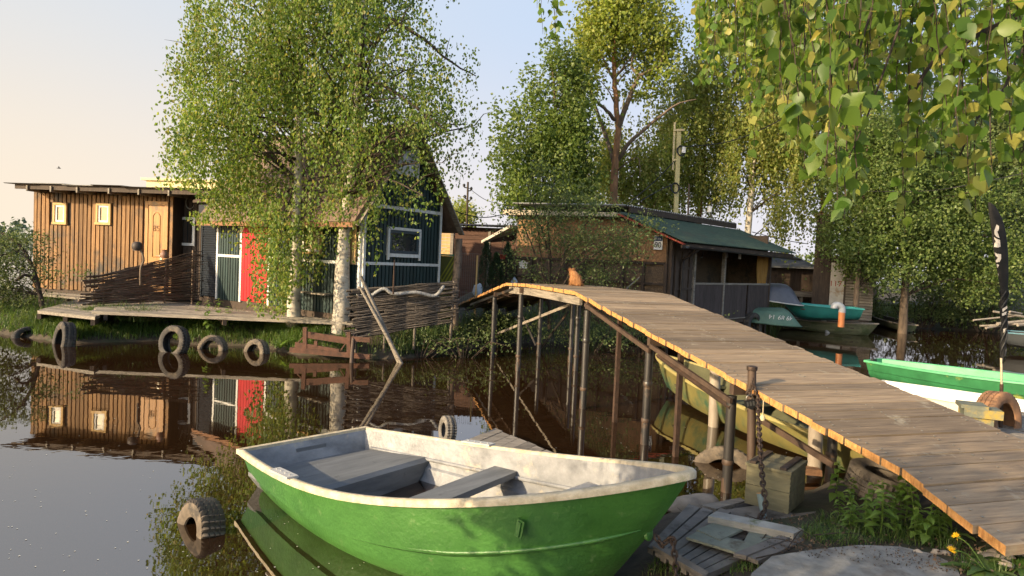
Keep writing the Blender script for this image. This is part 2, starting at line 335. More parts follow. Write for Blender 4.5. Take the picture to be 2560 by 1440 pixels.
# ------------------------------------------------------------------ ground: one height sheet, below the water where there is water
BANK = [(-9, -1.2), (-6.5, .9), (-4.2, 1.15), (-2.2, 1.1), (-.6, 1.6), (.35, 2.8), (.73, 4.1), (1.3, 5.35), (1.95, 5.35), (3.2, 6.2), (4.8, 7.6), (6.6, 9.4), (11, 11), (30, 16), (30, -30), (-30, -30), (-30, -8)]
def wp(px, py): v = W(px, py, 0); return (v.x, v.y)
ISLE = [(-19, 15.5), wp(-100, 815), wp(60, 844), wp(170, 860), wp(300, 854), wp(400, 852), wp(480, 862), wp(600, 866), wp(680, 872), wp(760, 888), wp(1000, 900), wp(1110, 880), wp(1210, 868), wp(1340, 856), wp(1480, 852), wp(1640, 826), wp(1760, 800), wp(1905, 806), wp(1960, 800), wp(2080, 800), wp(2210, 806), wp(2290, 816), wp(2400, 828), wp(2560, 836), wp(2700, 845), (60, 26), (90, 30), (90, 130), (2, 130), (-3, 40), (-4.5, 26), (-8.5, 22.5), (-13, 20.8), (-17, 19.5)]
def sdist(X, Y, poly):
    p = np.array(poly, float); q = np.roll(p, -1, 0); d = np.full(X.shape, 1e9); ins = np.zeros(X.shape, bool)
    for (x0, y0), (x1, y1) in zip(p, q):
        dx, dy = x1-x0, y1-y0; t = np.clip(((X-x0)*dx+(Y-y0)*dy)/(dx*dx+dy*dy+1e-12), 0, 1)
        d = np.minimum(d, np.hypot(X-x0-t*dx, Y-y0-t*dy))
        c = ((y0 > Y) != (y1 > Y)); 
        with np.errstate(divide='ignore', invalid='ignore'): xi = (x1-x0)*(Y-y0)/(y1-y0+1e-12)+x0
        ins ^= c & (X < xi)
    return np.where(ins, d, -d)
def wob(X, Y, s):
    return (np.sin(X*1.7*s+.6*np.sin(Y*1.3*s))*np.cos(Y*1.9*s+1.1) + .5*np.sin(X*4.1*s+Y*3.3*s) + .35*np.sin(X*7.9*s-Y*6.1*s+2))/1.85
def ground_z(X, Y):
    X = np.asarray(X, float); Y = np.asarray(Y, float)
    a = sdist(X, Y, BANK) + .08*wob(X, Y, 1.6); b = sdist(X, Y, ISLE) + .10*wob(X, Y, 1.1)
    za = np.where(a > 0, .06 + .40*(1-np.exp(-a/1.15)) + .025*a.clip(0, 4) + .018*wob(X, Y, 2.4)*np.clip(a, 0, 1), a*.7)
    hump = .80*np.exp(-((X+.35)/1.25)**2-((Y-19.2)/.95)**2); zb = hump*(b > 0)+np.where(b > 0, .05 + .46*(1-np.exp(-b/.6)) + .05*wob(X, Y, .7)*np.clip(b, 0, 1), b*.7)
    return np.maximum(np.maximum(za, zb), -.8)
gx = np.concatenate([np.arange(-70, -20, 5), np.arange(-20, 16, .25), np.arange(16, 91, 3)]); gy = np.concatenate([np.arange(-30, -4, 3), np.arange(-4, 32, .25), np.arange(32, 132, 4)])
GX, GY = np.meshgrid(gx, gy); GZ = ground_z(GX, GY)
GV = np.stack([GX, GY, GZ], -1).reshape(-1, 3); nx = len(gx)
ii, jj = np.meshgrid(np.arange(len(gy)-1), np.arange(nx-1), indexing='ij'); a0 = (ii*nx+jj).ravel()
go = np_mesh('ground', GV, 4, np.stack([a0, a0+1, a0+nx+1, a0+nx], 1), soil); go.data.polygons.foreach_set('use_smooth', [True]*len(go.data.polygons))
tag(go, 'dark soil of the banks', 'ground', kind='structure')
def gz(x, y): return float(ground_z(np.array([x]), np.array([y]))[0])
# far shore of the lake
fs = MB()
xs = np.linspace(-520, 60, 60)
fs.sheet([[(x, 300+8*math.sin(x*.05), -.2) for x in xs], [(x, 306+8*math.sin(x*.05), .5) for x in xs], [(x, 420, 1.2) for x in xs], [(x, 700, 1.5) for x in xs]])
tag(fs.build('far_shore', SM('reedy shore', (.22, .2, .1), (.12, .13, .06), sc=(.2, .2, .2), bump=0), smooth=60), 'low reedy far shore of the lake', 'shore', kind='structure')
n = 5200; cx = RNG.uniform(-500, 40, 240); cy = RNG.uniform(330, 400, 240); hh = RNG.uniform(6, 11.5, 240)*(1+.25*np.sin(cx*.045)); k = RNG.integers(0, 240, n)
t = RNG.random(n)**.8; rr = (1-t)*2.6+.5
pts = np.stack([cx[k]+RNG.normal(size=n)*rr, cy[k]+RNG.normal(size=n)*rr, t*hh[k]+.6], 1)
low = np.stack([RNG.uniform(-500, 40, 1500), RNG.uniform(318, 335, 1500), RNG.uniform(.5, 3.0, 1500)], 1)
tag(leaves('far_wood', np.concatenate([pts, low]), 2.4, LM('distant wood', [(0, (.055, .085, .05)), (1, (.11, .145, .08))], trans=.2), droop=0, wide=.45), 'far-off line of trees across the lake', 'trees', kind='stuff')

n = 9000; k = RNG.integers(0, 70, n); cx = RNG.uniform(4, 70, 70); cy = RNG.uniform(58, 74, 70); hh = RNG.uniform(2.2, 4.6, 70); t = RNG.random(n)**.9; rr = (1-t)*2.2+.4
tag(leaves('far_wood', np.stack([cx[k]+RNG.normal(size=n)*rr*1.6, cy[k]+RNG.normal(size=n)*rr, t*hh[k]+.4], 1), .45, bushleaf, droop=0, wide=.4), 'distant low scrub behind the boats on the right', 'trees', kind='stuff')
# ------------------------------------------------------------------ footbridge over the water
TH = R_(17); BO = Vector((1.1547, 8.5414, 0))
bridge = thing('footbridge', 'arched plank footbridge on black steel posts crossing the brown water', 'footbridge', BO, (0, 0, math.atan2(-math.cos(TH), math.sin(TH))))
BU = Vector((math.sin(TH), -math.cos(TH), 0)); BA = Vector((math.cos(TH), math.sin(TH), 0))
BW = 1.5
PROF = [(-9.0, .76), (-4.37, 1.56), (-3.08, 1.60), (-.85, 1.60), (-.33, 1.52), (2.44, 1.115), (4.62, .80), (5.28, .585)]
def dz(u): return float(np.interp(u, [a for a, b in PROF], [b for a, b in PROF]))
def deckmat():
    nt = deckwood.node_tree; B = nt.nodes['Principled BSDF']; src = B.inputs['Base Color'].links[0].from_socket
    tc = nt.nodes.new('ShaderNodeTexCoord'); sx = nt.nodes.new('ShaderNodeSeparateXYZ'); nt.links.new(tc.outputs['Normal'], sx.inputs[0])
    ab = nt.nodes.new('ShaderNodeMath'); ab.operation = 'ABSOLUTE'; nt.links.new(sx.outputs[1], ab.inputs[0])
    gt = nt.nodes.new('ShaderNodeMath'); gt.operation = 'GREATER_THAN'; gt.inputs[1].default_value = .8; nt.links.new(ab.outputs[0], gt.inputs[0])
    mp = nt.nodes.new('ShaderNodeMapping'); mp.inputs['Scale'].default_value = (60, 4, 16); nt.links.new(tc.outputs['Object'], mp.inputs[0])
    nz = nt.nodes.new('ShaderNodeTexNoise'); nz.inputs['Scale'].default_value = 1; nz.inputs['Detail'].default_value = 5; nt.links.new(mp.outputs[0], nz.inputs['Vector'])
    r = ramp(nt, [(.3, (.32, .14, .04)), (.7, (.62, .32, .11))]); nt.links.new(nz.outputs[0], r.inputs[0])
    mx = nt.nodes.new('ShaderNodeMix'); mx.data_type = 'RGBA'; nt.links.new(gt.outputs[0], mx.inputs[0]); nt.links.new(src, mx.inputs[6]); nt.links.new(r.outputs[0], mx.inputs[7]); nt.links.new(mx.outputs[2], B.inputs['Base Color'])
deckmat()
rb = random.Random(4)
for (u0, u1) in ((-9, -4.37), (-4.37, -.85), (-.85, 2.44), (2.44, 4.62), (4.62, 5.3)):
    n = max(1, round((u1-u0)/.152)); m = MB(); st = (u1-u0)/n; nails = MB()
    for k in range(n):
        a = u0+k*st+.004; b = u0+(k+1)*st-.005-rb.random()*.008
        za, zb = dz(a), dz(b); j = rb.uniform(-.004, .005); e0 = rb.uniform(-.014, .012); e1 = BW+rb.uniform(-.02, .02)
        t = .052
        m.add([(a, e0, za+j), (b, e0, zb+j), (b, e1, zb+j), (a, e1, za+j), (a, e0, za-t), (b, e0, zb-t), (b, e1, zb-t), (a, e1, za-t)],
              [(0, 1, 2, 3), (7, 6, 5, 4), (0, 4, 5, 1), (1, 5, 6, 2), (2, 6, 7, 3), (3, 7, 4, 0)])
        for v in (.1, .75, 1.4):
            for q in (.3, .7):
                uu = a+(b-a)*q; nails.box((uu, v+rb.uniform(-.02, .02), dz(uu)+.004), (.012, .012, .004))
    s = m.build('deck_section', deckwood, bridge); nails.build('nail_heads', SM('nail heads', (.4, .37, .32), bump=0, rough=.4, metal=.6), s)
def BP(px, py, v):                       # pixel -> local (u, v, z) on the lengthwise vertical plane at v
    r = ray(px, py); n = np.array(BA); t = (n @ np.array(BO+BA*v))/(n @ r); q = Vector(CAM + r*t); return Vector(((q-BO).dot(BU), v, q.z))
def LOC(q): d = Vector(q)-BO; return Vector((d.dot(BU), d.dot(BA), q[2]))
# lengthwise timbers and steel angles
for v in (.09, .30, .78, 1.40):
    for a, b in zip(PROF[:-1], PROF[1:]):
        if a[0] > 4 or (v < .1 and not -4.4 < a[0] < -.9): continue
        h = .14 if a[0] > -4.4 and a[0] < -.9 else .10
        mat = greywood if h > .12 else pipebrown
        MB().beam((a[0]+.01, v, a[1]-.055-h/2), (b[0]-.01, v, b[1]-.055-h/2), .045, h).build('side_beam', mat, bridge)
POSTS = [(1215, 891, .03), (1285, 927, .05), (1456, 1021, .05), (1622, 1110, .05), (1829, 1228, .05), (1438, 927, 0), (1346, 891, 0), (2074, 1205, 0), (1555, 905, 0), (1236, 868, 0)]
for i, (px, py, vv) in enumerate(POSTS):
    q = LOC(W(px, py, 0)); q.y = vv if vv else min(max(q.y, .2), 1.46)
    top = dz(q.x)-.06-.13; rr = .046
    p = MB().tube([(q.x, q.y, -.7), (q.x+.004, q.y, .2), (q.x, q.y, top)], rr, 14).build('post', pipeblack, bridge, smooth=50)
    MB().lathe([(rr*1.0, .30), (rr*1.14, .29), (rr*1.14, .255), (rr, .245)], 14, Matrix.Translation((q.x, q.y, .0))).build('pipe_collar', pipebrown, p, smooth=40)
    MB().lathe([(rr*1.03, .13), (rr*1.05, -.02), (rr*1.0, -.03)], 14, Matrix.Translation((q.x, q.y, 0))).build('mud_band', pipebrown, p, smooth=40)
    if i in (1, 2, 5, 3): MB().lathe([(rr, top-.38), (rr*1.15, top-.39), (rr*1.15, top-.44), (rr, top-.45)], 14, Matrix.Translation((q.x, q.y, 0))).build('pipe_collar', pipeblack, p, smooth=40)
    if vv:  # cross bearer from the near post to the far side
        MB().beam((q.x+.06, -.0, top+.07), (q.x+.06, BW-.03, top+.07), .06, .09).build('cross_bearer', pipebrown, bridge)
for (px, py, px2, py2) in ((1640, 1052, 1649, 870), (1851, 1133, 1857, 980)):
    q = LOC(W(px, py, 0)); MB().beam((q.x, .16, -.6), (q.x, .16, dz(q.x)-.06), .05, .05, (1, 0, 0)).build('square_post', rust, bridge)
for (a, b, lean) in (((1784, 1066), (1768, 925), .0), ((2036, 1190), (2028, 1070), 0)):
    q = LOC(W(*a, 0)); q2 = q.copy(); q2.x -= .03; q2.y -= .02
    d = MB().tube([(q.x+.03, q.y+.03, -.5), (q.x, q.y, 0), (q2.x, q2.y, dz(q2.x)-.06)], .068, 18).build('plastic_post', pvc, bridge, smooth=50)
    d['label'] = 'thick pale plastic pipe post'
for (a, b, v, w, mt) in (((1463, 762), (1624, 878), .0, .05, pipebrown), ((1626, 864), (1828, 1003), .0, .045, pipebrown), ((1644, 889), (1826, 1019), .02, .035, rust), ((1904, 1051), (2085, 1163), .35, .05, pipebrown), ((1222, 843), (1424, 762), .5, .05, greywood), ((1298, 770), (1340, 864), .7, .035, pipeblack), ((1176, 762), (1284, 722), .07, .05, pipeblack), ((1190, 830), (1300, 790), 1.3, .05, greywood), ((1330, 900), (1420, 780), 1.4, .035, pipeblack)):
    MB().beam(BP(*a, v), BP(*b, v), .03, w, BA if w < .04 else (0, 0, 1)).build('brace', mt, bridge)
# ------------------------------------------------------------------ boats
def boat_surface(L, bt, bm, sm, q, r, c1, D, secs, off=0., ns=36, rake=.35, trans=.10, flatz=None, D0=.8, D1=1.15, lift=0.):
    rows = []
    for i in range(ns+1):
        s = i/ns; s = 1-(1-s)**1.35
        b = bt+(bm-bt)*math.sin(PI/2*s/sm) if s < sm else bm*max(0, 1-((s-sm)/(1-sm))**q)**(1/r)
        zr = c1*(s-.3)**2 if s > .3 else .3*c1*(s-.3)**2
        Ds = D*(D0+(D1-D0)*s)*(1-lift*max(0, (s-.5)/.5)**2.4)
        row = []
        for (v, bh, zz) in secs:
            x = s*L - rake*(zz**1.15)*max(0, (s-.35)/.65)**2.2 + trans*zz*(1-s)**6
            y = b*bh*(1-.0*s); z = zr-Ds*zz*(1-.12*max(0, s-.7)/.3)
            if off:
                y = max(0, y-off*min(1, b/.12)); x = min(x, L-off*1.6-.0); z = max(z+off*.5*zz, zr-Ds*(flatz if flatz else .86))
                if i == 0: x += off
            row.append((x, y, z))
        rows.append(row)
    return rows
def both(rows):                           # port half + starboard half in one row
    return [[(x, -y, z) for x, y, z in r] + [(x, y, z) for x, y, z in reversed(r[:-1])] for r in rows]
SEC = [(0, 1, 0), (1, .985, .10), (2, .965, .22), (3, .945, .34), (4, .93, .42), (5, .895, .445), (6, .87, .55), (7, .83, .66), (8, .75, .77), (9, .62, .86), (10, .42, .93), (11, .2, .98), (12, 0, 1)]
SIMPLE = [(0, 1, 0), (1, .95, .2), (2, .90, .45), (3, .84, .62), (4, .72, .8), (5, .4, .95), (6, 0, 1)]
def transom(rows, k=0):
    r = both(rows)[k]; return r, [tuple(range(len(r)))]
def rim_path(L, bt, bm, sm, q, r, c1, ns=44, out=.0):
    pts = []
    for i in range(ns+1):
        s = i/ns; s = 1-(1-s)**1.5
        b = bt+(bm-bt)*math.sin(PI/2*s/sm) if s < sm else bm*max(0, 1-((s-sm)/(1-sm))**q)**(1/r)
        zr = c1*(s-.3)**2 if s > .3 else .3*c1*(s-.3)**2
        pts.append((s*L, b, zr))
    return pts
def make_rim(pts, w, h, ins=.5):
    m = MB(); full = [(x, -y, z) for x, y, z in pts] + [(x, y, z) for x, y, z in reversed(pts[:-1])]
    n = len(full); rows = []
    for i, p in enumerate(full):
        a = Vector(full[max(i-1, 0)]); b = Vector(full[min(i+1, n-1)]); d = (b-a); d.z = 0; d.normalize(); o = Vector((d.y, -d.x, 0)); p = Vector(p)
        c = h*.28
        prof = [(w*ins, -h), (w*ins, -c), (w*ins-c, 0), (-w*(1-ins)+c, 0), (-w*(1-ins), -c), (-w*(1-ins), -h), (w*ins, -h)]
        rows.append([p+o*e+Vector((0, 0, zz+h*.5)) for e, zz in prof])
    m.sheet(rows); m.f.append(tuple(range(6))); b0 = (n-1)*7; m.f.append(tuple(b0+k for k in range(6)))
    return m
def make_boat(t, par, D, outer, inner, rimm, secs=SEC, off=.025, rw=.05, rh=.035, seats=(), seatm=None, rake=.35, flatz=.86, tr=.1, D0=.8, D1=1.15, lift=0.):
    rows = boat_surface(*par, D, secs, rake=rake, trans=tr, D0=D0, D1=D1, lift=lift); m = MB(); m.sheet(both(rows)); m.add(*transom(rows)); m.build('hull', outer, t, smooth=28)
    ri = boat_surface(*par, D, secs, off=off, rake=rake, trans=tr, flatz=flatz, D0=D0, D1=D1, lift=lift); m = MB(); m.sheet(both(ri)); v, f = transom(ri); m.add(v, f); m.build('inner_hull', inner, t, smooth=35)
    pts = rim_path(*par); make_rim(pts, rw, rh).build('gunwale', rimm, t, smooth=50)
    b0 = par[1]; z0 = pts[0][2]
    MB().box((.0, 0, z0), (rw*1.1, 2*b0+rw, rh)).build('transom_cap', rimm, t)
    return rows, ri
def hb(par, s):
    L, bt, bm, sm, q, r, c1 = par
    return bt+(bm-bt)*math.sin(PI/2*s/sm) if s < sm else bm*max(0, 1-((s-sm)/(1-sm))**q)**(1/r)
def rz(par, s): c1 = par[6]; return c1*(s-.3)**2 if s > .3 else .3*c1*(s-.3)**2
boatgreen = SM('bright green boat paint', (.06, .175, .034), (.033, .11, .019), sc=(2.4, 2.4, 3.5), rough=.36, bump=.28, bs=34, dirt=(.14, .23, .085), dsc=6.5, dth=.65, spec=.5)
boatinner = SM('chalky silver inside paint', (.31, .31, .315), (.13, .133, .14), sc=(3, 3, 5), rough=.45, bump=.35, bs=22, dirt=(.42, .36, .27), dsc=3.6, dth=.63)
rimcream = SM('worn cream rim', (.62, .53, .38), (.38, .31, .2), sc=(16, 16, 16), rough=.6, bump=.5, dirt=(.3, .3, .14), dsc=9, dth=.68)
plankgrey = SM('grey painted thwart', (.17, .175, .18), (.10, .105, .11), sc=(12, 2, 12), bump=.35, dirt=(.06, .06, .06), dsc=6, dth=.66)
PAR = (3.731, .626, .834, .423, 1.792, 1.413, .654)
dinghy = thing('dinghy', 'bright green dinghy with cream rim and silver inside, bow pulled up on the near bank', 'boat', (-1.783, 5.913, .28), (-.014, -.082, -.719))
make_boat(dinghy, PAR, .56, boatgreen, boatinner, rimcream, rw=.056, rh=.042, off=.03, rake=.60, tr=.16, flatz=.80, D0=.80, D1=1.62)
L_ = PAR[0]
def across(m, s0, s1, z, th, sk=.0, k=.95):       # board across the hull from side to side between two stations, skewed a little
    v = []
    for dz_ in (0, -th):
        for s, sg in ((s0+sk, -1), (s1+sk, -1), (s1-sk, 1), (s0-sk, 1)):
            v.append((s*L_, sg*hb(PAR, s)*k, z+dz_+rz(PAR, s)*.0))
    m.add(v, [(0, 1, 2, 3), (7, 6, 5, 4), (0, 4, 5, 1), (1, 5, 6, 2), (2, 6, 7, 3), (3, 7, 4, 0)])
m = MB(); across(m, .455, .525, -.12, .045, .03, .93); m.build('thwart', plankgrey, dinghy)
m = MB(); v = []
for z_, kk, sb in ((-.15, .93, .235), (-.18, .93, .245), (-.38, .70, .245)):
    for s, sg in ((.015, -1), (sb+.02, -1), (sb-.02, 1), (.015, 1)): v.append((s*L_, sg*hb(PAR, s)*kk, z_))
m.add(v, [(0, 1, 2, 3)]+[(i, (i+1) % 4, 4+(i+1) % 4, 4+i) for i in range(4)]+[(4+i, 4+(i+1) % 4, 8+(i+1) % 4, 8+i) for i in range(4)]+[(11, 10, 9, 8)]); m.build('stern_seat', plankgrey, dinghy)
m = MB(); across(m, .74, .86, .02, .03, 0, .72); m.build('bow_seat', boatinner, dinghy)
m = MB(); across(m, .27, .66, -.385, .012, 0, .32)
for k in range(38): m.bb(1.03+k*.037, 1.045+k*.037, -.24, .24, -.389, -.378)
m.build('floor_mat', SM('brown ribbed mat', (.16, .085, .05), (.1, .05, .03), bump=.2), dinghy)
for sg in (-1, 1):
    m = MB(); s = .26 if sg < 0 else .36
    a = Vector((s*L_-.16, sg*(hb(PAR, s-.043)), rz(PAR, s-.04)+.028)); b = Vector((s*L_+.16, sg*hb(PAR, s+.043), rz(PAR, s+.04)+.028)); m.beam(a, b, .085, .014)
    for k in range(4): m.lathe([(.006, .0), (.006, .006), (.0, .006)], 8, Matrix.Translation(a.lerp(b, .15+.23*k)+Vector((0, 0, .007))))
    m.build('oarlock_plate', flat('grey bracket', (.46, .45, .43)), dinghy)
m = MB(); s = .80; y = -hb(PAR, s)*.99; m.box((s*L_, y-.012, rz(PAR, s)-.16), (.022, .02, .085), Matrix.Rotation(.25, 3, 'Y')); m.box((s*L_, y-.006, rz(PAR, s)-.16), (.05, .008, .1), Matrix.Rotation(.25, 3, 'Y')); m.build('cleat', boatgreen, dinghy)
m = MB(); x = L_-.30; m.tube([(x-.12, 0, -.06), (x+.05, 0, -.06)], .018, 10); m.lathe([(.034, -.006), (.034, .012), (.02, .014), (.0, .014)], 14, Matrix.Translation((x+.04, 0, -.06)) @ Matrix.Rotation(PI/2, 4, 'Y')); m.build('towing_eye', boatgreen, dinghy, smooth=40)
m = MB(); m.box((.055, .0, -.09), (.012, .30, .11)); m.box((.06, .0, -.20), (.012, .2, .08)); m.build('motor_pad', plankgrey, dinghy)
m = MB()
for sg in (-1, 1):
    pts = [(s*L_-.52*(.33**1.15)*max(0, (s-.35)/.65)**2.2-.02*s, sg*max(0, hb(PAR, s)*.942-.034), rz(PAR, s)-.56*(.80+.82*s*.6)*.33) for s in np.linspace(.04, .80, 24)]
    m.tube(pts, .016, 8)
m.build('inner_ledge', boatinner, dinghy, smooth=50)
m = MB()
for sg in (-1, 1):
    pts = [(s*L_-.60*(.40**1.15)*max(0, (s-.35)/.65)**2.2, sg*(hb(PAR, s)*.932+.002), rz(PAR, s)-.56*(.80+.82*s)*.40*(1-.12*max(0, s-.7)/.3)) for s in np.linspace(.60, .985, 22)]
    m.tube(pts, [.014*min(1, k/6+.05, (21-k)/3+.2) for k in range(22)], 8)
m.build('spray_rail', boatgreen, dinghy, smooth=50)
# ------------------------------------------------------------------ chains
def chain(name, path, label, r=.011, ln=.052, mat=iron):
    pts = [Vector(p) for p in path]; seg = []; 
    dist = [0]
    for a, b in zip(pts, pts[1:]): dist.append(dist[-1]+(b-a).length)
    m = MB(); n = int(dist[-1]/(ln*.72))
    for k in range(n):
        d = (k+.5)*dist[-1]/n; i = max(j for j in range(len(dist)-1) if dist[j] <= d); t = (d-dist[i])/(dist[i+1]-dist[i])
        p = pts[i].lerp(pts[i+1], t); dr = (pts[i+1]-pts[i]).normalized()
        up = Vector((0, 0, 1)) if abs(dr.z) < .8 else Vector((0, 1, 0)); s1 = dr.cross(up).normalized(); s2 = dr.cross(s1)
        a = .4+(PI/2 if k % 2 else 0); sd = s1*math.cos(a)+s2*math.sin(a)
        ring = [p+dr*(ln*.5*math.cos(q))*1.0+sd*(ln*.31*math.sin(q)) for q in np.linspace(0, 2*PI, 13)]
        m.tube(ring, r*.72, 6, cap=False)
    return tag(m.build(name, mat, smooth=60, loc=pts[0]), label, 'chain')
# ------------------------------------------------------------------ tyres
def tyre_mesh(R, w, rin, lugs=36, deep=.014, n=72, blocky=False):
    m = MB(); prof = [(rin, -w*.36), (rin+.004, -w*.43), (rin+.02, -w*.48), ((rin+R)/2, -w*.53), (R-.03, -w*.5), (R-.008, -w*.45), (R, -w*.4), (R, -w*.25), (R-deep*.8, -w*.24), (R-deep*.8, -w*.2), (R, -w*.19), (R, -w*.03), (R-deep*.8, -w*.02)]
    prof = prof+[(a, -b) for a, b in reversed(prof)]
    inner = [(rin, w*.36), (rin+.025, w*.30), (R-.035, w*.40), (R-.025, 0), (R-.035, -w*.40), (rin+.025, -w*.30), (rin, -w*.36)]
    full = prof+inner[1:]
    vs = []
    for k in range(n):
        t = 2*PI*k/n; lug = (k*lugs//n*2) % 2
        g = 1 if (k % 2) else 0
        for j, (r, z) in enumerate(full):
            if j < len(prof) and r > R-.02 and abs(z) > (w*.18 if not blocky else 0) and g: r = r-deep
            vs.append((r*math.cos(t), r*math.sin(t), z))
    p = len(full)
    m.add(vs, [(k*p+j, k*p+(j+1) % p, ((k+1) % n)*p+(j+1) % p, ((k+1) % n)*p+j) for k in range(n) for j in range(p)])
    return m
def tyre(loc, rot, R, w, rin, mat, label, group=None, scale=(1, 1, 1), **k):
    o = tyre_mesh(R, w, rin, **k).build('tyre', mat, smooth=32); o.location = loc; o.rotation_euler = rot; o.scale = scale
    return tag(o, label, 'tyre', group)
# ------------------------------------------------------------------ buildings
def frame(p1, p2):
    a, b = Vector(p1), Vector(p2); d = b-a; d.z = 0; L = d.length; d.normalize()
    return a, d, L, math.atan2(d.y, d.x)
class Fr:
    """local frame: x along the front, y into the building, z up"""
    def __init__(s, O, ang): s.O = Vector(O); s.d = Vector((math.cos(ang), math.sin(ang), 0)); s.n = Vector((-math.sin(ang), math.cos(ang), 0)); s.a = ang
    def front(s, px, py, y=0.0):          # pixel -> (x, z) on the plane y
        r = Vector(ray(px, py)); t = ((s.O+s.n*y)-Vector(CAM)).dot(s.n)/r.dot(s.n); q = Vector(CAM)+r*t-s.O; return q.dot(s.d), q.z
    def side(s, px, py, x=0.0):           # pixel -> (y, z) on the plane x
        r = Vector(ray(px, py)); t = ((s.O+s.d*x)-Vector(CAM)).dot(s.d)/r.dot(s.d); q = Vector(CAM)+r*t-s.O; return q.dot(s.n), q.z
    def world(s, x, y, z): return s.O+s.d*x+s.n*y+Vector((0, 0, z))
rv = random.Random(21)
def battens_front(x0, x1, z0, z1, y, step, w, th, holes=(), jit=.0):
    m = MB(); x = x0
    while x < x1-w*.4:
        segs = [(z0, z1)]
        for hx0, hx1, hz0, hz1 in holes:
            if x+w > hx0 and x < hx1:
                segs = [q for a, b in segs for q in ((a, min(b, hz0)), (max(a, hz1), b)) if q[1]-q[0] > .02]
        for a, b in segs: m.bb(x, min(x+w, x1), y-th-rv.random()*jit, y+.01, a+(rv.random()*jit*3 if a == z0 else 0), b)
        x += step
    return m
def battens_side(y0, y1, z0, ztop, x, step, w, th, holes=()):
    m = MB(); y = y0
    while y < y1-w*.4:
        segs = [(z0, ztop(y+w/2))]
        for hy0, hy1, hz0, hz1 in holes:
            if y+w > hy0 and y < hy1:
                segs = [q for a, b in segs for q in ((a, min(b, hz0)), (max(a, hz1), b)) if q[1]-q[0] > .02]
        for a, b in segs: m.bb(x-.01, x+th, y, min(y+w, y1), a, b)
        y += step
    return m
FLOOR = .72
# ---- brown batten hut
a, d, LH, ang = frame(W(84, 717, FLOOR), W(512, 741, FLOOR)); F1 = Fr(a, ang)
hut = thing('wooden_hut', 'low brown hut of vertical battens with door 85 and flat overhanging roof', 'hut', a, (0, 0, ang))
xr = F1.front(430, 700)[0]; top = F1.front(230, 478)[1]-.02
H1 = [F1.front(135, 563) + F1.front(171, 507), F1.front(242, 564) + F1.front(281, 508), F1.front(362, 728) + F1.front(424, 505)]
H1 = [(q[0], q[2], q[1], q[3]) for q in H1]
H1[2] = (H1[2][0], H1[2][1], 0.0, H1[2][3])
m = MB(); m.bb(0, xr, .0, .12, -.15, top); m.bb(0, .12, .12, 3.2, -.15, top); m.bb(.12, LH, 3.08, 3.2, -.15, top); m.bb(xr, LH+.1, .42, .54, -.15, top); m.bb(xr-.1, xr, .12, .42, -.15, top); m.build('wall', darkwood, hut)
battens_front(0, xr, -.04, top-.02, -.0, .122, .088, .032, H1, .012).build('batten_cladding', hutwood, hut)
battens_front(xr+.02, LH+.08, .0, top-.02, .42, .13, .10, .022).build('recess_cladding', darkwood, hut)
def window(par, x0, x1, z0, z1, y, fw, fm, gm, depth=.05, sill=True, bars=(), trim=None, tw=.05):
    m = MB(); m.bb(x0, x1, y-depth, y, z1-fw, z1); m.bb(x0, x1, y-depth, y, z0, z0+fw); m.bb(x0, x0+fw, y-depth, y, z0+fw, z1-fw); m.bb(x1-fw, x1, y-depth, y, z0+fw, z1-fw)
    for bx in bars: m.bb(x0+(x1-x0)*bx-.015, x0+(x1-x0)*bx+.015, y-depth*.8, y, z0+fw, z1-fw)
    f = m.build('window', fm, par)
    MB().bb(x0+fw*.9, x1-fw*.9, y-.02, y-.012, z0+fw*.9, z1-fw*.9).build('pane', gm, f)
    if trim:
        t = MB(); t.bb(x0-tw, x1+tw, y-depth-.02, y-.01, z1+.004, z1+tw); t.bb(x0-tw, x0-.003, y-depth-.02, y-.01, z0-tw*.5, z1); t.bb(x1+.003, x1+tw, y-depth-.02, y-.01, z0-tw*.5, z1); t.bb(x0-tw*1.2, x1+tw*1.2, y-depth-.035, y-.008, z0-tw*1.1, z0-.004)
        t.build('casing', trim, f)
    return f
for q in H1[:2]: window(hut, q[0]+.07, q[1]-.06, q[2]+.09, q[3]-.07, -.004, .05, whitepaint, glow, .045, trim=newwood, tw=.06)
q = F1.front(443, 613, .42); q2 = F1.front(491, 544, .42); window(hut, q[0], q2[0], q[1], q2[1], .418, .07, whitepaint, glass, .06)
# door with arched panel and number
x0, x1, z0, z1 = H1[2]
dr = MB().bb(x0+.09, x1-.09, -.045, .0, .03, z1-.1).build('door', doorwood, hut)
m = MB(); m.bb(x0, x0+.085, -.06, .0, 0, z1); m.bb(x1-.085, x1, -.06, .0, 0, z1); m.bb(x0+.086, x1-.086, -.06, .0, z1-.095, z1); m.build('door_frame', doorwood, dr)
m = MB(); xm = (x0+x1)/2; wd = (x1-x0)*.5-.22; arch = [(xm-wd, -.05, .95)]+[(xm-wd*math.cos(t), -.05, z1-.42+.14*math.sin(t)) for t in np.linspace(0, PI, 11)]+[(xm+wd, -.05, .95)]
m.tube(arch+[arch[0]], .010, 6); m.tube([(xm-wd, -.05, .2), (xm-wd, -.05, .8), (xm+wd, -.05, .8), (xm+wd, -.05, .2), (xm-wd, -.05, .2)], .016, 6); m.build('panel_moulding', doorwood, dr, smooth=40)
FM = Matrix.Rotation(PI/2, 4, 'X')
text_mesh('house_number', '85', .21, SM('dark number', (.16, .07, .02), bump=0), dr, Matrix.Translation((xm-.0, -.05, z1-.70)) @ FM, .003)
m = MB(); m.tube([(x1-.17, -.05, .98), (x1-.17, -.11, .98)], .018, 8); m.tube([(x1-.17, -.10, .98), (x1-.27, -.10, .98)], .012, 8); m.box((x1-.17, -.05, .95), (.05, .012, .2)); m.build('handle', flat('pale metal', (.5, .45, .36), .35, .6), dr, smooth=40)
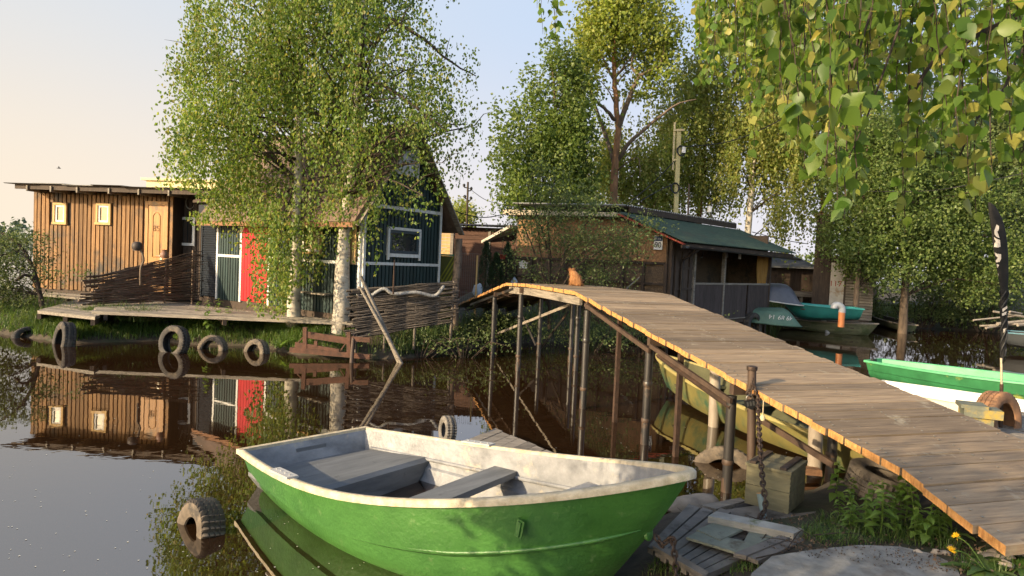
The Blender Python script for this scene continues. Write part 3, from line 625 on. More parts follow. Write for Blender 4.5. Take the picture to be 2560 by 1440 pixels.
# roof: thin sheets on rafters, wide eave, lapped front edge
rz0 = top+.01; m = MB(); xe0 = F1.front(22, 478, -.55)[0]; xe1 = F1.front(548, 490, -.55)[0]
k = 0; x = xe0
while x < xe1-.02:
    wv = rv.uniform(.75, .95); xx = min(x+wv+.05, xe1); zz = rz0+.115+(.012 if k % 2 else 0)+rv.uniform(0, .01)
    m.add([(x, -.68-rv.random()*.05, zz-.02), (xx, -.68-rv.random()*.05, zz-.015), (xx, 3.5, zz+.12), (x, 3.5, zz+.12), (x, -.68, zz-.035), (xx, -.68, zz-.03), (xx, 3.5, zz+.105), (x, 3.5, zz+.105)], [(0, 1, 2, 3), (7, 6, 5, 4), (0, 4, 5, 1), (1, 5, 6, 2), (2, 6, 7, 3), (3, 7, 4, 0)])
    x += wv; k += 1
rf = m.build('roof', slate, hut)
m = MB(); m.bb(xe0+.22, xe1-.02, -.60, -.56, rz0-.04, rz0+.085); m.bb(xe0+.22, xe1-.02, -.557, 3.3, rz0+.06, rz0+.085); m.build('eave_board', darkwood, rf)
for px in (78, 137, 202, 281, 355, 430, 505): xq = F1.front(px, 488, -.5)[0]; MB().bb(xq-.02, xq+.02, -.64, .4, rz0-.09, rz0+.05).build('rafter_end', greywood, rf)
xq = F1.front(356, 470, 1.5)[0]; xq2 = F1.front(560, 470, 1.5)[0]; zq = F1.front(420, 447, 1.5)[1]
m = MB(); m.bb(xq+.12, xq2, 1.5, 2.9, rz0+.1, zq-.06); m.bb(xq, xq2, 1.42, 3.0, zq-.06, zq); m.build('roof_box', creampaint, rf)
# ---- green gabled house
a, d, LF0, ang = frame(W(505, 742, FLOOR), W(830, 783, FLOOR)); F2 = Fr(a, ang)
LF = F2.front(899, 790)[0]
house = thing('green_house', 'dark green batten house with white trim, red door and steep gable behind the birches', 'house', a, (0, 0, ang))
LG = F2.side(1094, 735, LF)[0]
zE = 2.42; zR = F2.side(986, 312, LF)[1]; yR = LG/2
def gtop(y): return zE+(zR-zE)*(1-abs(y-yR)/yR)-.06
m = MB(); m.bb(0, LF, .0, .1, -.2, zE); m.bb(0, LF, LG-.1, LG, -.2, zE); m.bb(0, .1, .1, LG-.1, -.2, zE)
m.prism([(LF-.1, 0.1, -.2), (LF-.1, LG-.1, -.2), (LF-.1, LG-.1, zE), (LF-.1, yR, zR-.05), (LF-.1, .1, zE)], (.1, 0, 0)); m.prism([(.1, .1, zE), (.1, yR, zR-.05), (.1, LG-.1, zE)], (.1, 0, 0)); m.build('wall', darkwood, house)
fx = lambda px, py: F2.front(px, py)
xs_ = fx(547, 640)[0]; xd0 = fx(608, 640)[0]; xd1 = fx(675, 640)[0]
wq = fx(760, 628)+fx(806, 566); wh = [(wq[0]-.02, wq[2]+.02, wq[1]-.02, wq[3]+.02), (xd0, xd1, -1, 5)]
m = battens_front(xs_+.05, LF-.02, .0, zE-.05, -.0, .105, .075, .03, wh); m.build('front_cladding', greenpaint, house)
zt = fx(750, 650)[1]
t = MB()
for px in (547, 606, 677): xq = fx(px, 640)[0]; t.bb(xq-.035, xq+.035, -.05, 0, 0, 2.05)
t.bb(xs_+.036, xd0-.06, -.045, 0, zt-.03, zt+.03); t.bb(xd1+.06, LF-.05, -.045, 0, zt-.03, zt+.03); t.bb(xd0-.06, xd1+.06, -.045, 0, 2.08, 2.14)
t.bb(LF-.06, LF-.0, -.05, 0, .0, zE-.1); t.build('white_trim', whitepaint, house)
m = MB(); m.bb(xd0+.02, xd1-.02, -.03, .0, .03, 2.06)
n = 9; st = (xd1-xd0-.05)/n
for k in range(n): m.bb(xd0+.025+k*st, xd0+.025+(k+1)*st-.012, -.046, -.03, .04, 2.05)
dr = m.build('door', redpaint, house)
m = MB(); m.tube([(xd1-.1, -.045, 1.0), (xd1-.1, -.1, 1.0), (xd1-.2, -.1, 1.0)], .011, 8); m.build('handle', iron, dr, smooth=50)
# roller shutter with box
m = MB(); n = 34; zt2 = 2.05
for k in range(n): m.tube([(.06, -.02, .06+k*(zt2-.1)/n), (xs_-.06, -.02, .06+k*(zt2-.1)/n)], .03, 6)
m.bb(.03, xs_-.04, -.16, -.0, zt2, zt2+.26); m.bb(.0, .05, -.06, 0, 0, zt2); m.build('roller_shutter', steelblue, house)
window(house, wq[0], wq[2], wq[1], wq[3], -.004, .05, whitepaint, glow, .05, trim=newwood, tw=.05)
# unpainted boards standing at the corner
m = MB()
for k, px in enumerate((873, 884, 893)): xq = fx(px, 640)[0]; m.bb(xq-.05, xq+.045, -.10, -.065, zt-.02, zt+.98+.03*k)
m.build('corner_boards', newwood, house)
m = MB(); q = fx(760, 727); q2 = fx(838, 727); m.bb(q[0], q2[0], -.26, -.04, q[1]-.03, q[1]); m.build('shelf', greywood, house)
# gable side
gs = lambda px, py: F2.side(px, py, LF)
w1 = gs(964, 638)+gs(1049, 575); w2 = gs(984, 430)+gs(1046, 366)
battens_side(.02, LG-.02, .0, gtop, LF, .105, .075, .03, [(w1[0], w1[2], w1[1], w1[3]), (w2[0], w2[2], w2[1], w2[3])]).build('gable_cladding', greenpaint, house)
def side_window(par, y0, y1, z0, z1, gm, fm):
    f = .06; m = MB(); x = LF+.002; m.bb(x, x+.05, y0+.06, y1-.06, z1-f-.05, z1-.05); m.bb(x, x+.05, y0+.06, y1-.06, z0+.05, z0+f+.05); m.bb(x, x+.05, y0+.06, y0+.06+f, z0+f+.05, z1-f-.05); m.bb(x, x+.05, y1-.06-f, y1-.06, z0+f+.05, z1-f-.05)
    w_ = m.build('window', fm, par); MB().bb(x+.012, x+.02, y0+.1, y1-.1, z0+.1, z1-.1).build('pane', gm, w_)
    t = MB(); t.bb(x, x+.06, y0, y1, z1-.048, z1+.01); t.bb(x, x+.06, y0, y0+.055, z0-.09, z1-.05); t.bb(x, x+.06, y1-.055, y1, z0-.09, z1-.05); t.bb(x, x+.07, y0+.057, y1-.057, z0-.03, z0+.045); t.build('casing', whitepaint, w_)
frameblue = SM('dark window frame', (.05, .07, .085), bump=.1, rough=.4)
side_window(house, w1[0], w1[2], w1[1], w1[3], glass, frameblue); side_window(house, w2[0], w2[2], w2[1], w2[3], brightglass, whitepaint)
t = MB(); za = gs(1090, 533)[1]; zb = gs(1088, 663)[1]
t.bb(LF+.0, LF+.048, .03, LG-.03, za-.035, za+.035); t.bb(LF+.0, LF+.048, .03, LG-.03, zb-.03, zb+.03); t.bb(LF+.0, LF+.05, LG-.06, LG, 0, zE+.2); t.bb(LF+.001, LF+.05, .0, .06, 0, zE-.1); t.build('gable_trim', whitepaint, house)
# steep roof, felted, with overhanging verge
m = MB(); ov = .42; sl_ = (zR-zE)/yR; th = .07
for sg in (0, 1):
    ya, za_ = (-ov, zE-ov*sl_) if sg == 0 else (LG+ov, zE-ov*sl_)
    nrm = Vector((0, -sl_ if sg == 0 else sl_, 1)).normalized()*th
    rows = []
    for k in range(9):
        u = k/8; y = ya+(yR-ya)*u; z = za_+(zR+.02-za_)*u
        rows.append((y, z))
    for (xa, xb) in ((.45, LF+.28),):
        top_ = [(xa, y+nrm.y, z+nrm.z) for y, z in rows]; 
        m.add([(xa, rows[0][0], rows[0][1]), (xb, rows[0][0], rows[0][1]), (xb, rows[-1][0], rows[-1][1]), (xa, rows[-1][0], rows[-1][1]), (xa, rows[0][0]+nrm.y, rows[0][1]+nrm.z), (xb, rows[0][0]+nrm.y, rows[0][1]+nrm.z), (xb, rows[-1][0]+(nrm.y if sg else nrm.y), rows[-1][1]+nrm.z+.05), (xa, rows[-1][0]+nrm.y, rows[-1][1]+nrm.z+.05)], [(3, 2, 1, 0), (4, 5, 6, 7), (0, 1, 5, 4), (1, 2, 6, 5), (2, 3, 7, 6), (3, 0, 4, 7)])
rf = m.build('roof', tarpaper, house)
m = MB()
for sg in (0, 1):
    ya = -ov if sg == 0 else LG+ov; m.beam((LF+.296, ya, zE-ov*sl_-.03), (LF+.296, yR, zR-.01), .03, .15, (1, 0, 0))
m.build('verge_board', greywood, rf)
MB().bb(.46, LF+.26, -ov-.03, -ov-.003, zE-ov*sl_-.07, zE-ov*sl_+.06).build('eave_board', SM('brown eave', (.25, .12, .06)), rf)
MB().bb(-.1, .9, -.25, LG, 2.36, 2.44).build('shutter_roof', darkwood, house)
# ---- decks in front of the huts
def deck(name, label, corners, z, th, mat, along, bw=.13, legs=True, group=None):
    """boards laid along one edge; corners world xy"""
    A, B, Cc, D = [Vector((p.x, p.y, z)) for p in corners]; o = A.copy(); t = thing(name, label, 'deck', o, group=group)
    n = max(2, round(((D-A).length+(Cc-B).length)/2/bw)); m = MB()
    for k in range(n):
        t0, t1 = k/n+.0015, (k+1)/n-.05/n; e0, e1 = rv.uniform(-.015, .01), rv.uniform(-.015, .015); j = rv.uniform(-.005, .006)
        p = [A.lerp(D, t0).lerp(B.lerp(Cc, t0), e0), A.lerp(D, t0).lerp(B.lerp(Cc, t0), 1+e1), A.lerp(D, t1).lerp(B.lerp(Cc, t1), 1+e1), A.lerp(D, t1).lerp(B.lerp(Cc, t1), e0)]
        p = [q-o+Vector((0, 0, j)) for q in p]; m.prism(p, (0, 0, -th))
    m.build('deck_boards', mat, t)
    for u in (.04, .5, .96):
        MB().beam(A.lerp(B, u)-o-Vector((0, 0, th+.06)), D.lerp(Cc, u)-o-Vector((0, 0, th+.06)), .07, .1).build('bearer', darkwood, t)
    if legs:
        for u in (.02, .34, .66, .98):
            for a, b in ((A, B), (D, Cc)):
                q = a.lerp(b, u)-o; MB().tube([(q.x, q.y, -z-.5), (q.x, q.y, -th-.01)], .04, 8).build('leg', darkwood, t)
    return t
zd = .62
deck('wooden_deck', 'long grey plank deck in front of the red door, edged by tyres', [W(238, 778, zd), W(884, 806, zd), F2.world(LF+.15, -.05, 0), F1.world(LH*.42, -.06, 0)], zd, .06, greywood, 0, legs=False)
deck('wooden_deck', 'small slanting plank landing left of the wattle fence', [W(92, 776, .56), W(238, 792, .56), W(300, 757, .56), W(215, 744, .56)], .56, .06, greywood, 0, legs=False)
deck('wooden_deck', 'narrow plank walk along the foot of the brown hut', [W(96, 735, .60), W(320, 756, .60), W(330, 735, .60), W(84, 722, .60)], .60, .05, greywood, 0, .16)
# ---- house 90
a = W(1918, 790, .55); d90 = Vector((.68, .735, 0)).normalized(); ang = math.atan2(d90.y, d90.x)
t90 = reach(a, -d90, 1668, .6); O = a - d90*t90; F3 = Fr(O, ang); L9 = t90
ninety = thing('boathouse', 'brown boathouse number 90 with green roof and dark screened veranda', 'boathouse', O, (0, 0, ang))
yB = F3.side(1291, 600, 0)[0]; z0 = F3.O.z
zw = lambda px, py: F3.side(px, py, 0)
zEv = F3.front(1690, 603, -.45)[1]; yRi, zRi = zw(1566, 545); zBk = zw(1300, 527)[1]
print('house90', L9, yB, zEv, yRi, zRi, zBk)
zmid = 1.55
lsz = lambda y: zRi+.05+(zBk-zRi-.05)*((y-yRi)/(yB-yRi)) if y > yRi else zEv+.2+(zRi-zEv-.2)*max(0, y)/yRi
m = MB(); m.prism([(0, .1, -.4), (0, yB, -.4), (0, yB, zBk-.06), (0, yRi, zRi), (0, .1, lsz(.1)-.05)], (.1, 0, 0)); m.bb(.1, L9+.6, yB-.1, yB, -.4, zBk-.06); m.bb(L9-.1, L9, .1, yB-.1, -.4, zRi-.1); m.bb(.1, L9-.1, yRi, yRi+.1, -.4, zRi); m.build('wall', osbshade, ninety)
# left wall: upper chipboard band coloured as sunlit, lower framed panels as shaded
m = MB(); ys = np.linspace(.12, yB-.05, 7)
for y0_, y1_ in zip(ys[:-1], ys[1:]):
    m.prism([(-.02, y0_+.01, zmid+.03), (-.02, y1_-.01, zmid+.03), (-.02, y1_-.01, lsz(y1_)-.1), (-.02, y0_+.01, lsz(y0_)-.12)], (.018, 0, 0))
m.build('lit_chipboard_band', osblit, ninety)
m = MB()
for y in np.linspace(.1, yB-.05, 9): m.bb(-.07, -.022, y-.04, y+.04, -.4, min(zmid, 9))
for z in (-.1, .45, 1.0, 1.54): m.bb(-.055, -.023, .15, yB-.1, z-.03, z+.03)
m.build('wall_frame', darkwood, ninety)
# white cable duct, sign
q = zw(1649, 607); s = .33
sg = MB().bb(-.075, -.06, q[0]-.125, q[0]+.125, q[1]-.18, q[1]+.18).build('number_sign', white, ninety)
MB().bb(-.079, -.074, q[0]-.12, q[0]+.12, q[1]+.045, q[1]+.172).build('sign_band', flat('navy enamel', (.03, .05, .12), .4), sg)
SMx = Matrix(((0, 0, -1, 0), (-1, 0, 0, 0), (0, 1, 0, 0), (0, 0, 0, 1)))
text_mesh('sign_number', '90', .205, black, sg, Matrix.Translation((-.079, q[0], q[1]-.068)) @ SMx, .003)
text_mesh('sign_lettering', 'от.пл.', .068, white, sg, Matrix.Translation((-.082, q[0], q[1]+.10)) @ SMx, .003)
# green front slope, corrugated
def corrug(x0, x1, p0, p1, per, amp, th, nrow=5, sag=.0):
    m = MB(); n = int((x1-x0)/per*8); up = Vector((0, -(p1[1]-p0[1]), p1[0]-p0[0])).normalized()
    for o in (0, -th):
        rows = []
        for k in range(nrow+1):
            u = k/nrow; rows.append([Vector((x0+(x1-x0)*i/n, p0[0]+(p1[0]-p0[0])*u, p0[1]+(p1[1]-p0[1])*u-sag*math.sin(PI*u)))+up*(o+amp*math.sin(2*PI*i/8)) for i in range(n+1)])
        m.sheet(rows)
    return m
rf = corrug(-.35, L9+.75, (-.55, zEv+.01), (yRi+.02, zRi+.14), .095, .014, .012).build('front_roof', greenroof, ninety)
MB().bb(-.3, L9+.7, -.47, -.43, zEv-.16, zEv-.03).build('fascia', darkwood, rf)
MB().beam((-.36, -.55, zEv-.06), (-.36, yRi, zRi+.07), .03, .14, (1, 0, 0)).build('red_verge', redtrim, rf)
m = MB(); g = [(-.32+k*(L9+1.2)/12, -.62, zEv-.10-k*.006) for k in range(13)]
prof = [(.055*math.cos(t), .055*math.sin(t)) for t in np.linspace(PI, 2*PI, 9)]
m.sheet([[(x, y+a_, z+b_) for a_, b_ in prof] for x, y, z in g])
for k in range(0, 13): x, y, z = g[k]; m.beam((x, y-.06, z+.005), (x, y+.17, z+.02), .02, .012)
m.tube([(.35, -.60, zEv-.14), (.38, -.45, zEv-.24), (.5, -.1, zEv-.42), (.52, -.05, zEv-.55), (.52, -.05, .2)], .04, 8); m.build('gutter', flat('dark brown gutter', (.028, .022, .02), .4), rf, smooth=50)
m = corrug(-.1, L9+.35, (yRi-.02, zRi+.34), (yB+.15, zRi+.5), .12, .02, .012); m.build('rear_roof', slate, ninety)
MB().bb(.12, L9+.3, yRi-.035, yRi+.02, zRi+.16, zRi+.31).build('rear_fascia', darkwood, ninety)
m = MB(); m.add([(-.35, yRi+.1, zRi+.12), (.1, yRi+.1, zRi+.12), (.1, yB+.3, zBk+.02), (-.35, yB+.3, zBk+.02), (-.35, yRi+.1, zRi+.02), (.1, yRi+.1, zRi+.02), (.1, yB+.3, zBk-.14), (-.35, yB+.3, zBk-.14)], [(0, 1, 2, 3), (7, 6, 5, 4), (0, 4, 5, 1), (1, 5, 6, 2), (2, 6, 7, 3), (3, 7, 4, 0)]); m.build('pale_verge', SM('pale roof edge', (.5, .42, .3), (.36, .3, .21)), ninety)
m = MB(); m.add([(-.3, yB+.02, zBk-.45), (1.8, yB+.02, zBk-.45), (1.8, yB+1.25, zBk-.95), (-.3, yB+1.25, zBk-.95)], [(0, 1, 2, 3)]); m.prism(m.v[:4], (0, 0, -.09)); m.build('back_canopy', SM('pale canopy', (.55, .5, .42), (.4, .36, .3)), ninety)
# veranda front
fz = lambda px, py: F3.front(px, py)
xa = fz(1733, 700)[0]; xb = fz(1808, 700)[0]; xc = L9-.05
zrail = fz(1860, 708)[1]; zfl = 0.02
m = MB(); m.bb(-.02, L9+.02, -.02, yRi, -.12, 0); m.build('veranda_floor', darkwood, ninety)
m = MB()
for x in (.06, .28): m.bb(x-.05, x+.05, -.03, .06, 0, zEv+.05)
m.bb(.34, xa-.08, .0, .05, 0, zEv)
for z in (.35, .9, 1.45, 1.9): m.bb(.34, xa-.08, -.03, -.002, z-.03, z+.03)
for x in (.6, 1.0, 1.35): 
    if x < xa-.15: m.bb(x-.04, x+.04, -.035, -.001, 0.0, zEv-.1)
m.build('corner_panel', darkwood, ninety)
for x in (xa, xb, xc): MB().bb(x-.045, x+.045, -.045, .045, 0, zEv+.02).build('veranda_post', greywood if x != xc else darkwood, ninety)
m = MB()
for s0, s1 in ((xa+.05, xb-.05), (xb+.05, (xb+xc)/2-.06), ((xb+xc)/2+.06, xc-.05)):
    x = s0
    while x < s1-.02: m.bb(x, min(x+.052, s1), -.03, .0, .03, zrail-.06); x += .068
m.build('slatted_rail', SM('purple brown slats', (.085, .065, .06), (.05, .038, .036), sc=(14, 14, 3), isl=.15, bump=.3), ninety)
m = MB(); m.bb(xa+.05, xc-.05, -.05, .03, zrail-.055, zrail); m.bb(xa+.05, xc-.05, -.045, .0, .0, .03); m.build('handrail', greywood, ninety)
m = MB(); n = 30; xk0 = fz(1900, 650)[0]; rows = []
for z in np.linspace(zrail-.28, zEv-.12, 9):
    sq = 1-.25*math.exp(-((z-(zrail-.05))/.3)**2)
    rows.append([(xk0+(xc-.06-xk0)*(i/n*sq+(1-sq)/2), .06+.03*math.sin(i*1.35+z), z) for i in range(n+1)])
m.sheet(rows); m.build('curtain', SM('mustard curtain', (.36, .2, .05), (.24, .13, .035), sc=(30, 30, 2), bump=.1, rough=.9), ninety, smooth=80)
m = MB(); xq, zq = fz(1838, 640); m.tube([(xq, .3, zEv), (xq, .3, zq+.08)], .008, 6); m.lathe([(.02, .16), (.06, .1), (.075, 0), (.05, -.04), (0, -.05)], 12, Matrix.Translation((xq, .3, zq-.02))); m.build('hanging_lamp', flat('grey enamel', (.3, .3, .31), .35), ninety, smooth=50)
xq, zq = fz(1854, 638); MB().bb(xq-.09, xq+.09, .05, .065, zq-.12, zq+.12).build('paper_notice', white, ninety)
xq, zq = fz(1772, 640); m = MB(); m.tube([(xq-.1, .2, zq-.05), (xq+.02, .2, zq-.03), (xq+.06, .2, zq+.12)], .02, 6); m.build('tap', flat('tap metal', (.3, .3, .3), .3, .8), ninety, smooth=50)
for x in (.1, L9*.5, L9-.06): MB().bb(x-.06, x+.06, .02, .14, -1.2, -.12).build('pile', darkwood, ninety)
# ---- brown shed behind
a, d, LS, ang = frame(P(1100, 700, 21.5), P(1292, 700, 21.0)); a.z = .45
F4 = Fr(a, ang); zt4 = F4.front(1200, 568)[1]
shed = thing('plank_shed', 'dark brown plank shed seen between the green house and the boathouse', 'shed', a, (0, 0, ang))
m = MB(); z = 0
while z < zt4-.05: m.bb(.42, LS+.9, -.02-.006*(int(z*50) % 2), .05, z, min(z+.125, zt4)); z += .135
m.bb(.42, LS+.9, .05, 3, 0, zt4-.02); m.build('wall', SM('red brown planks', (.13, .062, .038), (.075, .036, .024), sc=(3, 30, 30), isl=.2, bump=.4), shed)
m = MB(); z = 0
while z < zt4-.08: m.bb(-.4, .30, -.03, .05, z, min(z+.1, zt4-.06)); z += .11
m.build('pale_boards', newwood, shed)
m = MB(); m.bb(.31, .41, -.06, .05, 0, zt4); xq = F4.front(1222, 640)[0]; m.bb(xq-.04, xq+.04, -.05, -.03, 0, zt4-.1); m.build('corner_post', greywood, shed)
corrug(-.5, LS+1., (-.35, zt4+.03), (3.2, zt4+.25), .13, .02, .012).build('roof', SM('rusty dark roofing', (.09, .06, .05), (.05, .036, .03)), shed)
# ---- sheds at the back right
a, d, LS, ang = frame(P(2030, 735, 25.5), P(2175, 745, 24.6)); a.z = .3; F5 = Fr(a, ang)
s2 = thing('dark_shed', 'dark shed with worn white door marked 117 under the willow', 'shed', a, (0, 0, ang))
z5 = F5.front(2040, 540)[1]; m = MB(); xd0 = F5.front(2076, 700)[0]; xd1 = F5.front(2111, 700)[0]; m.bb(0, xd0-.06, 0, 2.5, -.2, z5); m.bb(xd0-.06, LS, .05, 2.4, -.2, z5*.62); m.bb(-.1, xd0, -.2, 2.6, z5, z5+.07); m.build('wall', darkwood, s2)
zdt = F5.front(2090, 657)[1]; dr = MB().bb(xd0, xd1, -.01, .045, .1, zdt).build('door', SM('peeling white door', (.55, .52, .46), (.4, .37, .32), sc=(4, 4, 4), dirt=(.3, .19, .1), dsc=2.5, dth=.58, bump=.3), s2)
text_mesh('door_number', '117', .30, redtrim, dr, Matrix.Translation(((xd0+xd1)/2-.05, -.013, zdt*.6+.06)) @ FM, .003)
m = MB(); z = .05
while z < z5*.6: m.bb(xd1+.07, LS+.1, .0, .045, z, z+.085); z += .105
m.build('slat_wall', greywood, s2)
MB().bb(xd1+.005, xd1+.065, -.02, .04, 0, zdt+.08).build('door_post', darkwood, s2)
a, d, LS, ang = frame(P(1925, 720, 28), P(2032, 722, 28)); a.z = .3; F6 = Fr(a, ang)
s3 = thing('tarred_shed', 'low tarred shed with grey shingled roof behind the upturned boats', 'shed', a, (0, 0, ang))
z6 = F6.front(1980, 664)[1]; MB().bb(0, LS, 0, 2.5, -.2, z6).build('wall', darkwood, s3)
m = MB(); m.add([(-.3, -.4, z6-.05), (LS+.1, -.4, z6-.05), (LS-.1, 2.6, z6+.62), (-.3, 2.6, z6+.62)], [(0, 1, 2, 3)]); m.prism(m.v[:4], (0, 0, -.06)); m.build('roof', SM('grey shingle', (.24, .24, .245), (.16, .16, .165), sc=(3, 9, 9)), s3)
m = MB(); m.bb(LS-1.6, LS+.6, -1.0, -.4, .75, .95); m.bb(LS-.9, LS-.8, -.9, -.8, 0, .75); m.bb(LS+.3, LS+.4, -.9, -.8, 0, .75); m.build('bench_shelf', greywood, s3)
a, d, LS, ang = frame(P(2525, 770, 27), P(2700, 775, 26)); a.z = .4; F7 = Fr(a, ang)
s4 = thing('grey_house', 'grey house with white barred window at the far right edge', 'house', a, (0, 0, ang))
z7 = F7.front(2545, 600)[1]; MB().bb(0, LS+2, 0, 3, -.2, z7).build('wall', SM('grey boards', (.17, .17, .16), (.12, .12, .115), sc=(2, 2, 12)), s4)
q = F7.front(2541, 712); q2 = F7.front(2600, 655); m = MB(); m.bb(q[0], q2[0], -.06, 0, q[1], q[1]+.07); m.bb(q[0], q2[0], -.06, 0, q2[1]-.07, q2[1])
for k in range(6): x = q[0]+k*(q2[0]-q[0])/5; m.bb(x-.03, x+.03, -.055, 0, q[1], q2[1])
wd_ = m.build('window', white, s4); MB().bb(q[0], q2[0], -.02, -.01, q[1], q2[1]).build('pane', glass, wd_)
MB().bb(-.4, LS+2.2, -.5, 3.2, z7, z7+.12).build('roof', slate, s4)
# ------------------------------------------------------------------ trees
def rel(pts, o): return [Vector(p)-Vector(o) for p in pts]
def smooth_path(pts, n=4, jit=0., rng=random):
    pts = [Vector(p) for p in pts]; out = []
    for i in range(len(pts)-1):
        p0 = pts[max(i-1, 0)]; p1 = pts[i]; p2 = pts[i+1]; p3 = pts[min(i+2, len(pts)-1)]
        for k in range(n):
            t = k/n; q = .5*((2*p1)+(p2-p0)*t+(2*p0-5*p1+4*p2-p3)*t*t+(3*p1-p0-3*p2+p3)*t**3)
            if jit: q += Vector((rng.uniform(-jit, jit), rng.uniform(-jit, jit), rng.uniform(-jit, jit)*.5))
            out.append(q)
    return out+[pts[-1]]
def trunk_mesh(path, r0, r1, n=12):
    m = len(path); return MB().tube(path, [r0+(r1-r0)*(i/(m-1))**.9 + (r0*.35*max(0, 1-i*6/m)) for i in range(m)], n)
def sample_blobs(blobs, n, rng, shell=1.6):
    wts = np.array([b[2] for b in blobs], float); k = rng.choice(len(blobs), n, p=wts/wts.sum())
    c = np.array([b[0] for b in blobs])[k]; r = np.array([b[1] for b in blobs])[k]
    d = unit(rng.normal(size=(n, 3))); u = rng.random((n, 1))**(1/(3*shell)*1.8)
    return c+d*u*r*rng.uniform(.82, 1.12, (n, 1))
def branch_net(trunk, targets, r, rng, sub=0, low=.25, sag=.15):
    m = MB(); tr = np.array([list(p) for p in trunk]); rr = random.Random(int(rng.integers(1e6)))
    for q in targets:
        q = np.asarray(q); zt = q[2]-np.hypot(*(q[:2]-tr[-1][:2]))*rr.uniform(.35, .8)
        i = int(np.argmin(abs(tr[:, 2]-max(zt, tr[0][2]+(tr[-1][2]-tr[0][2])*low)))); a = tr[i]; L = np.linalg.norm(q-a)
        if L < .15: continue
        mid = a*.5+q*.5+np.array([rr.uniform(-.1, .1)*L, rr.uniform(-.1, .1)*L, sag*L])
        path = smooth_path([a, a*.75+mid*.25+np.array([0, 0, .03*L]), mid, q], 3, .012*L, rr)
        k = len(path); rad = r*min(1.2, .35+L*.25); m.tube(path, [rad*(1-.85*j/(k-1)) for j in range(k)], 5)
        for _ in range(sub):
            j = rr.randrange(k//2, k); e = path[j]+Vector((rr.uniform(-1, 1), rr.uniform(-1, 1), rr.uniform(-.3, .9)))*L*.22; m.tube([path[j], (path[j]+e)/2+Vector((0, 0, .03*L)), e], [rad*.3, rad*.2, rad*.06], 4)
    return m
def weep(anchors, length, step, rng, sway=.05, drift=.12):
    out = []; n = len(anchors); ln = length*rng.uniform(.25, 1.25, n); mx = int((length*1.25)/step)+1
    dr = rng.normal(size=(n, 2))*drift
    for k in range(mx):
        t = k*step; ok = t < ln
        p = anchors[ok].copy(); p[:, 2] -= t; p[:, :2] += dr[ok]*t + rng.normal(size=(ok.sum(), 2))*sway; p[:, 2] += rng.normal(size=ok.sum())*step*.4
        out.append(p)
    return np.concatenate(out)
def clumps(centers, per, sig, rng, flat=.7):
    n = len(centers); p = np.repeat(centers, per, 0); s = np.repeat(sig*rng.uniform(.5, 1.5, n), per)[:, None]
    return p+rng.normal(size=p.shape)*s*np.array([1, 1, flat])
def pxblobs(bl, Y, thick=None):
    out = []
    for (px, py, rx, ry, *o) in bl:
        dy = o[1] if len(o) > 1 else 0
        c = np.array(P(px, py, Y+dy)); k = (Y+dy)/FPX; tx = rx*k; tz = ry*k; ty = (thick if thick else tx)
        out.append((c, np.array([tx, ty, tz]), (o[0] if o else 1)*rx*ry))
    return out
def plant_tree(name, label, cat, group, trunk_px, Y, r0, r1, barkm, bl, leafm, size, n, mode='clump', thick=None, seed=1, sig=.35, per=26, wl=1.2, step=.07, limbs=(), nbr=40, keep=None, droop=.5, base=None, brm=None, wide=.38, sub=2, shell=1.6, extra_trunks=(), grp=9, outline=None):
    rng = np.random.default_rng(seed); rnd = random.Random(seed)
    tp = [P(x, y, Y) for x, y in trunk_px]
    if base is not None: tp[0] = Vector((tp[0].x, Y, base))
    else: tp[0].z = gz(tp[0].x, Y)-.05
    o = tp[0].copy(); t = thing(name, label, cat, o, group=group)
    path = smooth_path(rel(tp, o), 5, r0*.12, rnd)
    trunk_mesh(path, r0, r1).build('trunk', barkm, t, smooth=60)
    for xt in extra_trunks:
        q = smooth_path(rel([P(x, y, Y+dy) for x, y, dy in xt[0]], o), 5, .02, rnd); trunk_mesh(q, xt[1], xt[2], 9).build('trunk', xt[3], t, smooth=60)
    blobs = pxblobs(bl, Y, thick)
    if mode == 'clump': cen = sample_blobs(blobs, max(8, n//per), rng, shell); pts = clumps(cen, per, sig, rng)
    else:
        ns_ = int(n*step/(wl*.75)); c0 = sample_blobs(blobs, max(8, ns_//grp), rng, shell); cen = np.repeat(c0, grp, 0)+rng.normal(size=(len(c0)*grp, 3))*np.array([.15, .15, .12])*(size/.07)**.6; 
        if outline is not None: px, py = proj_many(cen); cen = cen[inpoly(px, py+35, outline)]
        pts = weep(cen, wl, step, rng)
    if keep is not None:
        px, py = proj_many(pts); pts = pts[rng.random(len(pts)) < keep(px, py)]
    m = MB()
    for lp, ra, rb_ in limbs:
        q = smooth_path(rel([P(x, y, Y+dy) for x, y, dy in lp], o), 5, .02, rnd); k = len(q); m.tube(q, [ra+(rb_-ra)*i/(k-1) for i in range(k)], 7)
    b2 = branch_net([Vector(p)+o for p in path], [cen[i] for i in rng.choice(len(cen), min(nbr, len(cen)), False)], r0*.32, rng, sub)
    b2.shift(o); m.add(b2.v, b2.f)
    if m.v: m.build('branches', brm or barkm, t, smooth=60)
    leaves('crown', pts, size, leafm, t, loc=o, droop=droop, wide=wide, rng=rng)
    return t
